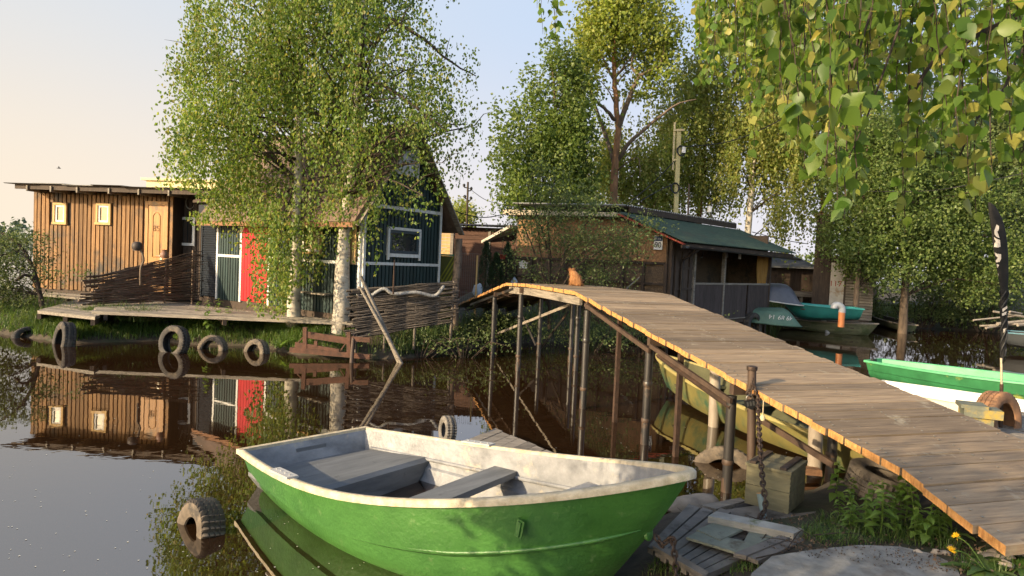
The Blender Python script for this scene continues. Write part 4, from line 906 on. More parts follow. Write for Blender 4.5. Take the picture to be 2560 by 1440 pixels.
# -- the two big birches in front of the green house
OUT = [(380, -60), (372, 15), (455, 75), (485, 100), (415, 150), (398, 205), (425, 245), (402, 300), (392, 335), (432, 395), (402, 415), (412, 445), (470, 470), (505, 515), (478, 545), (490, 575), (560, 560), (585, 640), (622, 700), (640, 790), (700, 800), (745, 730), (800, 705), (842, 655), (870, 660), (905, 700), (940, 700), (955, 640), (1000, 655), (1020, 590), (1065, 600), (1080, 560), (1112, 520), (1128, 460), (1170, 430), (1196, 400), (1208, 350), (1190, 300), (1140, 290), (1108, 200), (1165, 260), (1195, 300), (1222, 270), (1222, 130), (1190, 60), (1170, -60), (1150, -900), (420, -900)]
OP = np.array(OUT, float)
def inpoly(px, py, poly=OP):
    ins = np.zeros(px.shape, bool); q = np.roll(poly, -1, 0)
    for (x0, y0), (x1, y1) in zip(poly, q):
        c = (y0 > py) != (y1 > py); xi = (x1-x0)*(py-y0)/(y1-y0+1e-9)+x0; ins ^= c & (px < xi)
    return ins
def gauss(px, py, cx, cy, rx, ry): return np.exp(-((px-cx)/rx)**2-((py-cy)/ry)**2)
def keep_birch(px, py):
    g_ = np.sin(px*.11+py*.07)*7+np.sin(px*.037-py*.053)*9; k = np.where(inpoly(px+g_, py+g_*.6) | (py < 470), 1.0, 0.0); k *= np.where(px > 880, .80, 1)*(1-.35*gauss(px, py, 960, 150, 120, 110))*(1-.3*gauss(px, py, 800, 130, 50, 80))*(1-.3*gauss(px, py, 560, 330, 60, 60))
    k *= 1-.86*gauss(px, py, 1018, 405, 46, 62)
    k *= 1-.72*gauss(px, py, 725, 420, 100, 75)
    k *= 1-.70*gauss(px, py, 1010, 600, 60, 60)
    k *= 1-.75*gauss(px, py, 860, 660, 38, 70)
    k *= 1-.75*gauss(px, py, 590, 620, 42, 80); k *= 1-.6*gauss(px, py, 622, 660, 26, 90)
    k *= 1-.3*gauss(px, py, 760, 600, 55, 45)
    k *= 1-.45*gauss(px, py, 1150, 170, 60, 120)
    k *= np.where((px > 1045) & (py > 330), .62, 1)
    k *= np.where((py > 560), .8, 1); k *= 1-.3*gauss(px, py, 800, 500, 400, 140); k *= np.where((py > 620) & (px < 620), .25, 1)
    return np.clip(k, 0, 1)
plant_tree('birch_tree', 'left of the two tall birches, trunk half hidden by its hanging leaves', 'tree', 'birches in front of the green house', [(733, 776), (742, 600), (744, 430), (748, 250), (752, 60), (760, -150), (765, -420), (770, -640)], 13.75, .115, .03, birch,
    [(640, 250, 210, 210), (560, 380, 160, 110), (650, 480, 160, 110), (510, 220, 100, 190), (720, 60, 250, 200), (700, -200, 260, 180), (740, -420, 190, 180), (690, 640, 70, 120, .9, -.55), (728, 600, 45, 130, 1.1, -.35), (460, 60, 70, 90, .5), (620, 560, 90, 90, .8, -.4)], birchleaf, .068, 70000, 'weep', 2.2, seed=5, wl=1.1, step=.05, nbr=90, outline=OP, keep=keep_birch, droop=1.0, base=.4, brm=barkdark, sub=3,
    limbs=[([(743, 215, 0), (700, 150, .3), (640, 110, .5), (560, 90, .5)], .05, .012), ([(744, 330, 0), (690, 300, -.4), (600, 290, -.8)], .045, .01), ([(746, 200, 0), (725, 120, -.5), (720, 30, -.8)], .05, .015), ([(744, 400, 0), (680, 380, -.6), (580, 400, -.9)], .035, .008)])
plant_tree('birch_tree', 'right of the two tall birches, white trunk rising in front of the house corner', 'tree', 'birches in front of the green house', [(852, 786), (858, 660), (868, 520), (880, 400), (893, 270), (905, 120), (908, 0), (915, -200), (915, -500)], 13.3, .145, .03, birch,
    [(900, 330, 190, 190), (1010, 180, 140, 170), (1090, 320, 110, 110, .9), (1150, 180, 70, 130, .5), (870, 80, 230, 190), (900, -180, 260, 180), (930, -400, 180, 170), (860, 500, 110, 90, .8, -.3), (930, 590, 70, 80, .55, -.3), (1085, 470, 70, 80, .5), (780, 560, 80, 100, .6, -.5), (1140, 380, 60, 70, .5)], birchleaf, .068, 58000, 'weep', 2.2, seed=8, wl=1.05, step=.05, nbr=90, outline=OP, keep=keep_birch, droop=1.0, base=.4, brm=barkdark, sub=3,
    limbs=[([(905, 60, 0), (960, 45, -.3), (1040, 85, -.5), (1120, 150, -.4), (1190, 190, -.2)], .055, .01), ([(893, 200, 0), (960, 215, -.5), (1040, 270, -.9), (1120, 330, -1.0)], .05, .01), ([(897, 230, 0), (905, 120, -.4), (910, 20, -.5)], .06, .02), ([(885, 340, 0), (820, 300, .3), (760, 290, .3)], .035, .01)])
# -- trees behind the boathouse
plant_tree('maple_tree', 'bushy bright green maple with upright shoots left of the aspen', 'tree', None, [(1400, 545), (1395, 430), (1390, 330), (1385, 220), (1378, 130)], 22.5, .12, .02, bark,
    [(1300, 430, 50, 110), (1350, 330, 50, 140), (1395, 400, 80, 150), (1440, 330, 60, 190), (1262, 345, 26, 45, .8), (1290, 290, 18, 60, .6), (1322, 220, 18, 60, .7), (1348, 190, 15, 50, .5), (1385, 160, 18, 70, .9), (1420, 190, 30, 80), (1330, 510, 80, 60), (1245, 400, 20, 40, .5), (1255, 490, 22, 28, .5), (1242, 275, 12, 30, .4), (1450, 480, 60, 90)], mapleleaf, .125, 24000, 'clump', 1.3, seed=12, sig=.20, per=16, nbr=60, droop=.2, brm=barkdark, sub=1, shell=1.0)
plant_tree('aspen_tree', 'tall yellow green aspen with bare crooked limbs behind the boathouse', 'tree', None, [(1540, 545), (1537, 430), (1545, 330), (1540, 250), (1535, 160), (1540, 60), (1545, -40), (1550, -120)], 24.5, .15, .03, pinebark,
    [(1560, 90, 120, 80), (1470, 140, 40, 110), (1650, 120, 50, 100), (1580, 10, 130, 60), (1490, 50, 50, 70), (1620, 210, 70, 50, .5), (1440, 230, 40, 70, .6), (1690, 90, 26, 30, .5), (1550, -70, 110, 70)], aspenleaf, .13, 19000, 'clump', 1.8, seed=14, sig=.26, per=16, nbr=26, droop=.4, brm=bark, sub=3, shell=1.1,
    limbs=[([(1538, 420, 0), (1515, 340, .3), (1480, 240, .5), (1465, 160, .4), (1470, 90, .4)], .10, .02), ([(1545, 320, 0), (1580, 230, -.4), (1600, 190, -.6), (1650, 160, -.7), (1665, 90, -.6)], .11, .02), ([(1600, 190, -.6), (1578, 160, -.6), (1600, 80, -.5)], .06, .015), ([(1545, 400, 0), (1580, 350, -.5), (1640, 300, -.8), (1690, 262, -.9), (1740, 248, -.9)], .09, .015), ([(1537, 300, 0), (1510, 270, -.6), (1470, 230, -.8), (1450, 200, -.9)], .08, .02), ([(1535, 200, 0), (1500, 130, -.4), (1480, 60, -.4)], .05, .015), ([(1540, 430, 0), (1565, 408, -.5), (1595, 395, -.8), (1600, 440, -.9)], .035, .01)])
def keep_gap(px, py): return np.clip(1-.5*gauss(px, py, 1560, 220, 90, 60), 0, 1)
plant_tree('birch_tree', 'slender pale birch close behind the aspen trunk', 'tree', 'birches behind the boathouse', [(1554, 545), (1552, 440), (1550, 330), (1560, 250)], 26.5, .10, .03, birch, [(1570, 440, 110, 80), (1500, 410, 70, 80), (1640, 400, 80, 100), (1680, 330, 60, 110), (1620, 480, 90, 60), (1560, 340, 110, 60, .5)], farbirch, .115, 17000, 'weep', 1.8, seed=15, wl=1.2, step=.09, nbr=30, droop=.9, brm=barkdark, keep=keep_gap)
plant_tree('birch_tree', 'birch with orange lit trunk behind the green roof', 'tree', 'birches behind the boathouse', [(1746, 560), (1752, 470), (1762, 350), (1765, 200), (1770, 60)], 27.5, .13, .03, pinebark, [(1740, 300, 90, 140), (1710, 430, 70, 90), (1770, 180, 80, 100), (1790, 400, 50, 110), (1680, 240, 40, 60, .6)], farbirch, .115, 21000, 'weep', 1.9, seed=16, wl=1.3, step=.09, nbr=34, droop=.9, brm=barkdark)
plant_tree('birch_tree', 'white trunked birch leaning at the right end of the green roof', 'tree', 'birches behind the boathouse', [(1864, 585), (1878, 480), (1888, 330), (1885, 150), (1890, -20)], 26.0, .15, .03, birch, [(1880, 280, 110, 150), (1830, 420, 50, 80, .8), (1945, 420, 60, 130), (1960, 230, 80, 150), (1860, 80, 110, 120), (1985, 520, 50, 60, .7)], farbirch, .115, 30000, 'weep', 2.0, seed=17, wl=1.5, step=.09, nbr=44, droop=1.0, brm=barkdark)
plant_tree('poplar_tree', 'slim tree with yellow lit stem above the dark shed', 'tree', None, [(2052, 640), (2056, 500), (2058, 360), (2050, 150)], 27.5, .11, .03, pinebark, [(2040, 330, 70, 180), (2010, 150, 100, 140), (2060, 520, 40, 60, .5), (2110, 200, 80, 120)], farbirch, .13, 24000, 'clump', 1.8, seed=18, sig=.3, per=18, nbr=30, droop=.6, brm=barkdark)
WG = 'willows along the right bank'
plant_tree('willow_tree', 'dense rounded willow over the dark shed on the right bank', 'tree', WG, [(2140, 760), (2145, 690), (2150, 600), (2160, 480), (2170, 360)], 23.2, .11, .03, bark, [(2180, 560, 120, 80), (2120, 620, 60, 50), (2200, 650, 100, 70), (2170, 460, 110, 110), (2230, 400, 110, 120), (2290, 580, 90, 100), (2100, 560, 40, 50, .6), (2180, 340, 80, 80, .8)], willowleaf, .105, 34000, 'clump', 1.9, seed=20, sig=.22, per=18, nbr=36, droop=.2, brm=barkdark, shell=1.25)
plant_tree('willow_tree', 'willow with pale bare trunk beside the small dark boat', 'tree', WG, [(2262, 745), (2268, 650), (2285, 560), (2310, 450), (2330, 350)], 23.8, .14, .03, bark, [(2390, 660, 110, 70), (2350, 600, 80, 80), (2430, 720, 80, 50), (2330, 500, 100, 110), (2420, 520, 110, 110), (2360, 400, 110, 110), (2480, 640, 60, 100)], willowleaf, .105, 34000, 'clump', 1.9, seed=21, sig=.22, per=18, nbr=36, droop=.2, brm=barkdark, shell=1.25)
plant_tree('willow_tree', 'pale green willow at the right edge behind the black flag', 'tree', WG, [(2480, 790), (2485, 690), (2495, 560), (2500, 420)], 26.5, .13, .03, bark, [(2500, 480, 100, 150), (2560, 600, 60, 120), (2470, 330, 130, 120), (2580, 380, 110, 200), (2520, 690, 50, 60, .5)], bushleaf, .115, 30000, 'clump', 2.0, seed=22, sig=.24, per=18, nbr=30, droop=.2, brm=barkdark, shell=1.25)
BG = 'tall trees at the back'
for i, (bx, sd_, lab) in enumerate(((2180, 31, 'tall dull green tree at the back above the rounded willow'), (2400, 32, 'tall dull green tree at the back above the pale trunk'), (2600, 33, 'tall dull green tree at the back right edge'))):
    plant_tree('background_tree', lab, 'tree', BG, [(bx, 740), (bx+5, 500), (bx, 300), (bx+10, 100)], 36+i*1.5, .2, .04, bark, [(bx, 250, 130, 130), (bx-60, 380, 110, 120), (bx+70, 420, 110, 150), (bx+20, 80, 110, 110, .8), (bx, 560, 120, 110)], bushleaf, .17, 17000, 'clump', 2.6, seed=sd_, sig=.42, per=18, nbr=30, droop=.2, brm=barkdark)
plant_tree('background_tree', 'pale feathery tree far off in the gap beside the green house', 'tree', None, [(1150, 600), (1152, 560), (1155, 500)], 44, .12, .03, bark, [(1150, 530, 36, 34), (1175, 545, 26, 26, .7), (1128, 550, 24, 26, .7)], farbirch, .2, 1700, 'clump', 1.2, seed=40, sig=.3, per=10, nbr=10, droop=.2, brm=barkdark)
# -- shrubs
wil = plant_tree('willow_shrub', 'many stemmed willow shrub in front of the boathouse wall', 'shrub', None, [(1378, 735), (1372, 650), (1350, 560), (1320, 470)], 15.2, .035, .008, barkdark, [(1340, 560, 100, 60), (1450, 600, 110, 60), (1540, 620, 80, 60), (1400, 490, 90, 60), (1480, 520, 80, 40), (1300, 640, 40, 50, .6), (1580, 580, 60, 40, .8), (1500, 690, 90, 40, .8), (1620, 560, 40, 30, .7), (1360, 420, 50, 50, .5), (1350, 690, 60, 40, .6)], bushleaf, .062, 9500, 'clump', 1.0, seed=44, sig=.17, per=14, nbr=46, droop=.1, brm=barkdark, wide=.3, sub=2, shell=1.0,
    limbs=[([(1380, 730, 0), (1375, 640, .1), (1372, 540, .2), (1385, 440, .2)], .04, .008), ([(1385, 730, 0), (1410, 640, 0), (1450, 580, .1), (1500, 520, .1)], .035, .008), ([(1390, 735, 0), (1450, 660, -.2), (1530, 610, -.3), (1590, 570, -.2)], .03, .006), ([(1370, 735, 0), (1340, 640, -.1), (1310, 560, 0), (1290, 480, .1)], .03, .006), ([(1395, 735, 0), (1480, 690, -.2), (1570, 650, -.3)], .025, .005), ([(1375, 735, .1), (1355, 660, .2), (1345, 570, .3), (1330, 430, .3)], .025, .005)], base=.45)
plant_tree('willow_shrub', 'leaning shrub with dark bent trunk at the left edge of the water', 'shrub', None, [(116, 765), (92, 700), (74, 650), (35, 600), (-25, 570)], 14.6, .055, .015, barkdark, [(40, 600, 60, 30), (20, 660, 60, 50), (90, 640, 40, 40, .6), (-40, 620, 60, 60), (30, 720, 70, 40), (130, 680, 60, 20, .3), (-60, 720, 80, 60), (200, 690, 70, 14, .22), (80, 750, 40, 20, .6)], bushleaf, .06, 8500, 'clump', .8, seed=45, sig=.13, per=14, nbr=40, droop=.1, wide=.3, sub=2, shell=1.0, base=.12,
    limbs=[([(74, 650, 0), (60, 625, 0), (20, 635, .1), (-20, 640, .1)], .03, .01), ([(92, 700, 0), (62, 688, -.2), (40, 700, -.2)], .04, .03)])
for (px, py, h_, lab) in ((1212, 715, 1.35, 'taller thuja left of the white sack'), (1238, 725, .95, 'small middle thuja by the plank shed'), (1266, 705, 1.25, 'thuja under the hanging red pot')):
    q = P(px, py, 19.0); q.z = gz(q.x, q.y)-.02; t = thing('thuja', lab, 'shrub', q, group='thujas by the plank shed'); MB().tube([(0, 0, -.1), (0, 0, h_*.8)], [.02, .006], 6).build('trunk', barkdark, t)
    n = 2600; u = RNG.random(n)**.8; r = (.30*(1-u)**.8+.02)*RNG.uniform(.6, 1.05, n); a = RNG.uniform(0, 2*PI, n)
    leaves('crown', np.stack([r*np.cos(a), r*np.sin(a), u*h_], 1)+RNG.normal(size=(n, 3))*.02, .05, thujam, t, droop=-.7, wide=.22)
sh = thing('added_shade_alder', 'added leafy alder out of view left of the camera, shading the dinghy bow', 'shrub', (-3.5, .1, .35)); rng = np.random.default_rng(91)  # unseen shrub, added to throw shade on the bow and near bank
cen = np.concatenate([sample_blobs([(np.array([.1, .45, 2.15]), np.array([1.05, .8, .68]), 1.), (np.array([.95, 1.25, 1.75]), np.array([.7, .55, .5]), .5)], 420, rng, 1.3), sample_blobs([(np.array([.2, -.5, 2.9]), np.array([.9, .6, .5]), 1.)], 90, rng, 1.3)])
m = MB()
for i in range(40): c_ = Vector(cen[i]); m.tube([Vector((0, 0, -.3)), c_*.5+Vector((0, 0, .1)), c_], [.03, .018, .005], 5)
m.build('branches', barkdark, sh); leaves('crown', clumps(cen, 13, .11, rng), .075, mapleleaf, sh, droop=.3, wide=.42, rng=rng)
# -- overhanging birch close to the camera (trunk stands out of frame on the right)
ob = thing('overhanging_birch', 'birch branches hanging close overhead at top right with large sunlit leaves', 'tree', (2.3, .6, .5))
o = ob.location.copy()
MB().tube(smooth_path([(0, 0, -.2), (.03, .05, 1.2), (-.05, .1, 2.6), (.05, .2, 4.2), (.1, .4, 6.2)], 4, .01), [.14, .13, .12, .12, .115]+[.11]*4+[.09]*4+[.05]*4, 12).build('trunk', birch, ob, smooth=60)
rg = np.random.default_rng(77); rr_ = random.Random(77)
bm_ = MB(); tw = MB(); LP = []; LS_ = []; LD = []
def hang(path, size, step, pair=True):
    """leaves along a hanging twig"""
    path = [Vector(p) for p in path]; L = sum((b-a).length for a, b in zip(path, path[1:])); n = max(3, int(L/step)); acc = 0; seg = 0
    for k in range(n):
        d = L*(k+rr_.random()*.5)/n; s = d; i = 0
        while i < len(path)-2 and s > (path[i+1]-path[i]).length: s -= (path[i+1]-path[i]).length; i += 1
        p = path[i].lerp(path[i+1], min(1, s/max(1e-6, (path[i+1]-path[i]).length)))
        for _ in range(2 if (pair and rr_.random() < .6) else 1):
            off = Vector((rr_.gauss(0, 1), rr_.gauss(0, 1), rr_.gauss(-.4, .5)))*size*.30
            LP.append(p+off); LS_.append(size*rr_.uniform(.6, 1.18))
    tw.tube([q-o for q in path], [.0014]*(len(path)-1)+[.0008], 5)
lo = np.array([(1945, 120), (1965, 330), (2005, 440), (2050, 470), (2110, 545), (2150, 480), (2190, 350), (2240, 320), (2290, 400), (2340, 440), (2385, 450), (2440, 505), (2462, 370), (2500, 330), (2540, 440), (2600, 400), (2700, 420)], float)
lo2 = np.array([(1735, 0), (1748, 190), (1782, 225), (1800, 190), (1850, 240), (1890, 270), (1945, 300), (1960, 380), (1985, 350), (2050, 250)], float)
def strand(px, top, tip, Y, drift=14):
    k = 9; bend = rr_.uniform(-70, 70)*1.5/Y; x = px-bend; pts = []
    for i in range(k+1):
        u = i/k; x += rr_.uniform(-drift, drift)*.5+bend*(1.6-1.3*u)/k; pts.append(P(x, top+(tip-top)*u, Y+rr_.uniform(-.02, .02)))
    return pts
for i in range(90):
    px = rr_.uniform(1955, 2690); tip = np.interp(px, lo[:, 0], lo[:, 1])*rr_.uniform(.34, 1.0); Y = rr_.choice([1.5, 1.7, 2.0, 2.3, 2.7])*rr_.uniform(.93, 1.07)
    hang(strand(px, -260, tip, Y, 22), .041, .029)
for px, tip, Y in ((2110, 548, 1.45), (2085, 500, 1.4), (2262, 582, 1.9), (2258, 500, 1.9), (2442, 532, 1.75), (2425, 490, 1.7), (2300, 420, 1.8), (2552, 455, 1.9), (2015, 430, 1.6), (2140, 470, 1.5), (2060, 440, 1.35), (1990, 340, 1.5)):
    hang(strand(px, rr_.uniform(-200, 100) if px != 2262 else 300, tip, Y, 9), .045, .030)
for i in range(120):
    px = rr_.uniform(1735, 2080); tip = np.interp(px, lo2[:, 0], lo2[:, 1])*rr_.uniform(.4, 1.05); Y = rr_.uniform(3.2, 4.6)
    hang(strand(px, -320, tip, Y, 7), .048, .040)
for px, tip in ((1890, 340), (1892, 395), (1765, 200), (1880, 300)): hang(strand(px, 100, tip, 3.4, 5), .055, .06, False)
for px, tip in ((1362, 85), (1385, 92), (1400, 60), (1350, 20), (1395, 80)): hang(strand(px, -200, tip, 3.8, 10), .055, .05)
for lp, ra, rb_ in (([(2640, -30, 1.7), (2560, 30, 1.7), (2460, 80, 1.7), (2380, 110, 1.7), (2320, 170, 1.68), (2270, 260, 1.65)], .011, .003), ([(2460, 78, 1.7), (2400, 120, 1.66), (2380, 180, 1.64)], .007, .002), ([(2640, 90, 1.9), (2560, 120, 1.9), (2500, 240, 1.85), (2440, 300, 1.8), (2400, 390, 1.8)], .006, .002), ([(2340, -60, 1.9), (2330, 60, 1.9), (2332, 150, 1.9)], .004, .002), ([(2180, 20, 1.5), (2140, 150, 1.5), (2090, 300, 1.5), (2060, 420, 1.5)], .003, .001), ([(2250, 60, 1.5), (2180, 260, 1.5), (2120, 400, 1.5)], .003, .001)):
    q = smooth_path([P(x, y, Y)-o for x, y, Y in lp], 4); k = len(q); bm_.tube(q, [ra+(rb_-ra)*i/(k-1) for i in range(k)], 7)
for tgt in (P(2640, -30, 1.7), P(2640, 90, 1.9), P(2330, -60, 1.9), P(2150, -270, 1.6), P(1850, -330, 3.8), P(1400, -230, 3.8), P(2450, -270, 1.8)):
    a = Vector((0, .1, 2.7+rr_.random()*1.2)); b = tgt-o; bm_.tube(smooth_path([a, a.lerp(b, .4)+Vector((0, 0, .25)), b], 5), [.03]*6+[.02]*3+[.008]*2, 7)
bm_.build('branches', barkdark, ob, smooth=60); tw.build('twigs', barkdark, ob)
V, F = leaf_arrays(np.array([list(p) for p in LP]), np.array(LS_), droop=.75, wide=.40, fold=.07, rich=True, rng=rg)
lv = np_mesh('leaves', V, 4, F, nearleaf, ob, loc=o); lv.data.polygons.foreach_set('use_smooth', [True]*len(lv.data.polygons))
print('near leaves', len(LP))
# ------------------------------------------------------------------ smaller things
def G(px, py, z=.4):
    for _ in range(14):
        q = W(px, py, z); z = .5*z+.5*max(gz(q.x, q.y), 0)
    return W(px, py, z)
rs = random.Random(5)
# ---- wattle fences
def wattle(name, label, A, B, htop, n, r, mat, stakes, seed, ext=.12, sag=.05):
    rr = random.Random(seed); A, B = Vector(A), Vector(B); o = A.copy(); t = thing(name, label, 'fence', o); d = B-A; L = d.length; d.normalize(); nn = Vector((-d.y, d.x, 0))
    m = MB()
    for k in range(n):
        u = k/(n-1); e0 = rr.uniform(-ext*1.6, ext*.4); e1 = L+rr.uniform(-ext*.4, ext)
        if rr.random() < .25: e0 = rr.uniform(-.1, L*.3)
        if rr.random() < .25: e1 = L-rr.uniform(0, L*.3)
        ph = (k % 2)*PI; pts = []
        tilt = rr.uniform(-.05, .05)
        for i in range(9):
            x = e0+(e1-e0)*i/8; h = htop(min(max(x/L, 0), 1))*u+.03+tilt*(x/L-.5)+rr.uniform(-.012, .012)
            pts.append(d*x+nn*(.035*math.cos(ph+x/L*PI*(len(stakes)-1)))+Vector((0, 0, h)))
        m.tube(pts, [r*rr.uniform(.55, 1.25)*(1-.4*i/8) for i in range(9)], 5)
    m.build('woven_rods', mat, t, smooth=60)
    for (u, h) in stakes: MB().tube([d*(u*L)+Vector((0, 0, -.4)), d*(u*L)+Vector((rr.uniform(-.03, .03), 0, h))], [.03, .024], 7).build('stake', mat, t, smooth=60)
    return t
a = W(236, 762, .64); b = W(492, 752, .64); b.y -= .1
hl = lambda u: .58+.60*u
wattle('wattle_fence', 'dark wattle fence of willow rods rising to the right before the brown hut', a, b, hl, 64, .02, withy, [(.08, .3), (.42, .86), (.66, 1.0), (.97, 1.25)], 3, ext=.22)
a = P(884, 850, 12.5); b = P(1132, 806, 13.3)
wattle('wattle_fence', 'grey wattle fence below the green gable, left of the bridge end', a, b, lambda u: .92-.13*u, 64, .022, withygrey, [(.02, 1.0), (.3, .9), (.6, .9), (.98, .85)], 4, ext=.12)
q = smooth_path([P(930, 738, 12.6), P(960, 722, 12.65), P(985, 735, 12.7), P(1040, 731, 12.85), P(1085, 740, 13.0), P(1105, 722, 13.05), P(1108, 716, 13.1)], 5)
tag(MB().tube(q, .035, 8).build('rope', SM('grey ribbed hose', (.36, .35, .33), (.16, .155, .15), sc=(40, 8, 8), bump=.6), smooth=60, loc=q[0]), 'thick grey rope lying along the top of the right wattle fence', 'rope')
# cauldron on a bent branch, clay jar
q = P(352, 668, 13.0); t = thing('cauldron_on_branch', 'dark upturned cauldron stuck on a bent branch above the left wattle fence', 'cauldron', q)
MB().tube(smooth_path([(0, 0, -.35), (0, 0, -.02), (.05, 0, .12), (.03, 0, .25), (-.03, 0, .36)], 4), .02, 8).build('branch', bark, t, smooth=60)
c = P(343, 616, 13.0)-q; MB().lathe([(.0, .095), (.05, .09), (.085, .06), (.10, .01), (.095, -.04), (.07, -.075), (.075, -.085), (.0, -.06)], 20, Matrix.Translation(c)).build('pot', flat('sooty iron', (.05, .035, .03), .6), t, smooth=50)
q = P(411, 646, 12.9); tag(MB().lathe([(.0, 0), (.05, .0), (.075, .05), (.07, .1), (.04, .14), (.05, .17), (.045, .17), (.0, .15)], 18).build('clay_jar', SM('brown clay', (.26, .13, .08), (.14, .07, .045), bump=.2, rough=.5), smooth=50), 'small brown clay jar standing on the left wattle fence', 'jar').location = q
q = F1.world(*((lambda v: (v[0], .40, v[1]))(F1.front(475, 507, .4)))); tag(MB().tube([(.11*math.cos(t_), 0, .16*math.sin(t_)) for t_ in np.linspace(0, 2*PI, 21)], .012, 6).build('hoop', flat('pale hoop', (.4, .38, .33)), smooth=60), 'pale hoop hanging on the dark wall above the small hut window', 'hoop').location = q
# leaning poles, stake
for (a, b, r, lab) in (((902, 690), (997, 906), .04, 'longer grey pole leaning from the water against the right wattle fence'), ((899, 716), (1003, 908), .036, 'shorter grey pole leaning beside the longer one')):
    p0, p1 = P(*a, 12.1), W(*b, 0); o = p1.copy(); e = (p1-p0).normalized()*.3; tag(MB().tube([p0-o, (p0+p1)/2-o+Vector((.02, 0, -.02)), p1-o+e], [r*.7, r, r], 9).build('pole', greywood, smooth=60, loc=None), lab, 'pole', 'poles leaning at the wattle fence').location = o
p0 = P(986, 650, 12.6); p1 = P(983, 735, 12.6); tag(MB().tube([p1-p1, p0-p1], [.018, .012], 7).build('stake', rust), 'thin rusty stake standing in the right wattle fence', 'stake').location = p1
p0 = P(884, 835, 12.3); p1 = W(876, 912, 0); tag(MB().tube([p0-p1, Vector((0, 0, -.4))], [.035, .04], 8).build('stake', pipebrown, smooth=60), 'brown stake standing in the water before the wattle fence', 'stake').location = p1
# rusty frame below the deck
o = W(770, 896, 0); t = thing('rusty_frame', 'rusty red steel frame at the water under the deck end', 'frame', o); Yf = o.y
m = MB(); pp = lambda x, y, dy=0: P(x, y, Yf+dy)-o
for a, b, w_, h_ in (((764, 836), (868, 852), .04, .12), ((738, 862), (848, 880), .05, .11), ((726, 874), (925, 892), .09, .09), ((763, 818), (763, 880), .07, .07), ((872, 830), (872, 884), .07, .07), ((790, 852), (790, 868), .06, .06), ((868, 846), (925, 850), .04, .09)):
    m.beam(pp(*a), pp(*b), w_, h_)
for a, b in (((760, 840), (740, 862)), ((870, 850), (850, 878))): m.beam(pp(*a), pp(*b), .02, .02)
m.beam(pp(764, 836, 1.2), pp(868, 850, 1.2), .04, .1); m.beam(pp(764, 836), pp(764, 834, 1.3), .05, .08); m.beam(pp(868, 850), pp(868, 846, 1.3), .05, .08)
m.build('steel_bars', SM('rust red steel', (.13, .058, .036), (.055, .03, .02), sc=(9, 9, 9), bump=.5, rough=.85), t)
# corrugated sheet
q = W(390, 846, 0); m = MB(); m.sheet([[(x, .02*math.sin(x*55)+.25*(z/.45), z) for x in np.linspace(-.2, .2, 60)] for z in (-.1, .36)]); tag(m.build('corrugated_sheet', flat('dark slate sheet', (.07, .07, .068), .8)), 'dark corrugated sheet leaning at the shore behind the upright tyre', 'sheet').location = q
# lattice gate, weathered post, mesh fence
Yg = 15.9; o = P(1116, 722, Yg); o.z = .5; t = thing('lattice_gate', 'yellow green lattice gate with green rail beside the green house', 'gate', o)
A, B = P(1096, 722, Yg)-o, P(1135, 722, Yg)-o; hgt = P(1116, 640, Yg).z-o.z; m = MB(); yel = SM('yellow lattice paint', (.38, .34, .03), (.26, .24, .02), bump=.1)
for k in range(-6, 8):
    for sg in (1, -1):
        x0 = A.x+k*.085; pts = []
        for z in (0, hgt):
            pass
        xa_, za_, xb_, zb_ = x0, 0.0, x0+sg*hgt*.55, hgt
        def clip(x, z, x2, z2):
            if x < A.x: u = (A.x-x)/(x2-x+1e-9); x, z = A.x, z+(z2-z)*u
            elif x > B.x: u = (B.x-x)/(x2-x+1e-9); x, z = B.x, z+(z2-z)*u
            return x, z
        if (xa_ < A.x and xb_ < A.x) or (xa_ > B.x and xb_ > B.x): continue
        c1 = clip(xa_, za_, xb_, zb_); c2 = clip(xb_, zb_, xa_, za_); m.beam((c1[0], -.012*sg, c1[1]), (c2[0], -.012*sg, c2[1]), .012, .03)
m.build('lattice', yel, t); MB().bb(A.x, B.x, .03, .05, 0, hgt).build('backing', flat('dark olive board', (.12, .115, .015)), t)
m = MB(); m.bb(A.x-.02, B.x+.03, -.04, .06, hgt+.005, hgt+.045); m.bb(B.x+.002, B.x+.045, -.04, .06, -.2, hgt); m.build('gate_frame', flat('green rail', (.04, .2, .1)), t)
p1 = P(1140, 724, 14.6); p0 = P(1147, 597, 14.6); p1.z = .35; tag(MB().tube(smooth_path([Vector((0, 0, 0)), (p0-p1)*.35+Vector((-.03, 0, 0)), (p0-p1)*.7, p0-p1], 4, .006), [.1, .1, .095, .09, .085, .09, .085, .09, .088, .09, .085, .08, .085], 9).build('wooden_post', SM('rotten grey post', (.24, .18, .13), (.09, .06, .045), sc=(9, 9, 4), bump=1.0, dirt=(.03, .025, .02), dsc=3, dth=.56), smooth=60), 'rotten grey wooden post right of the yellow lattice gate', 'post').location = p1
o = P(1185, 724, 16.3); o.z = .4; t = thing('mesh_fence', 'thin wire mesh fence with one wooden stake before the plank shed', 'fence', o); m = MB()
w0 = P(1152, 724, 16.3)-o; w1 = P(1194, 724, 16.3)-o; ht = P(1180, 634, 16.3).z-o.z
for k in range(9): x = w0.x+(w1.x-w0.x)*k/8; m.beam((x, 0, 0), (x, 0, ht), .004, .004)
for z in (.0, .12, .3, .48, .64, .76, ht): m.beam((w0.x, 0, z), (w1.x, 0, z), .004, .004)
m.build('wire_mesh', flat('galvanised wire', (.2, .22, .23), .5, .5), t); MB().bb(w1.x-.06, w1.x-.02, -.03, .02, -.2, ht-.04).build('stake', newwood, t)
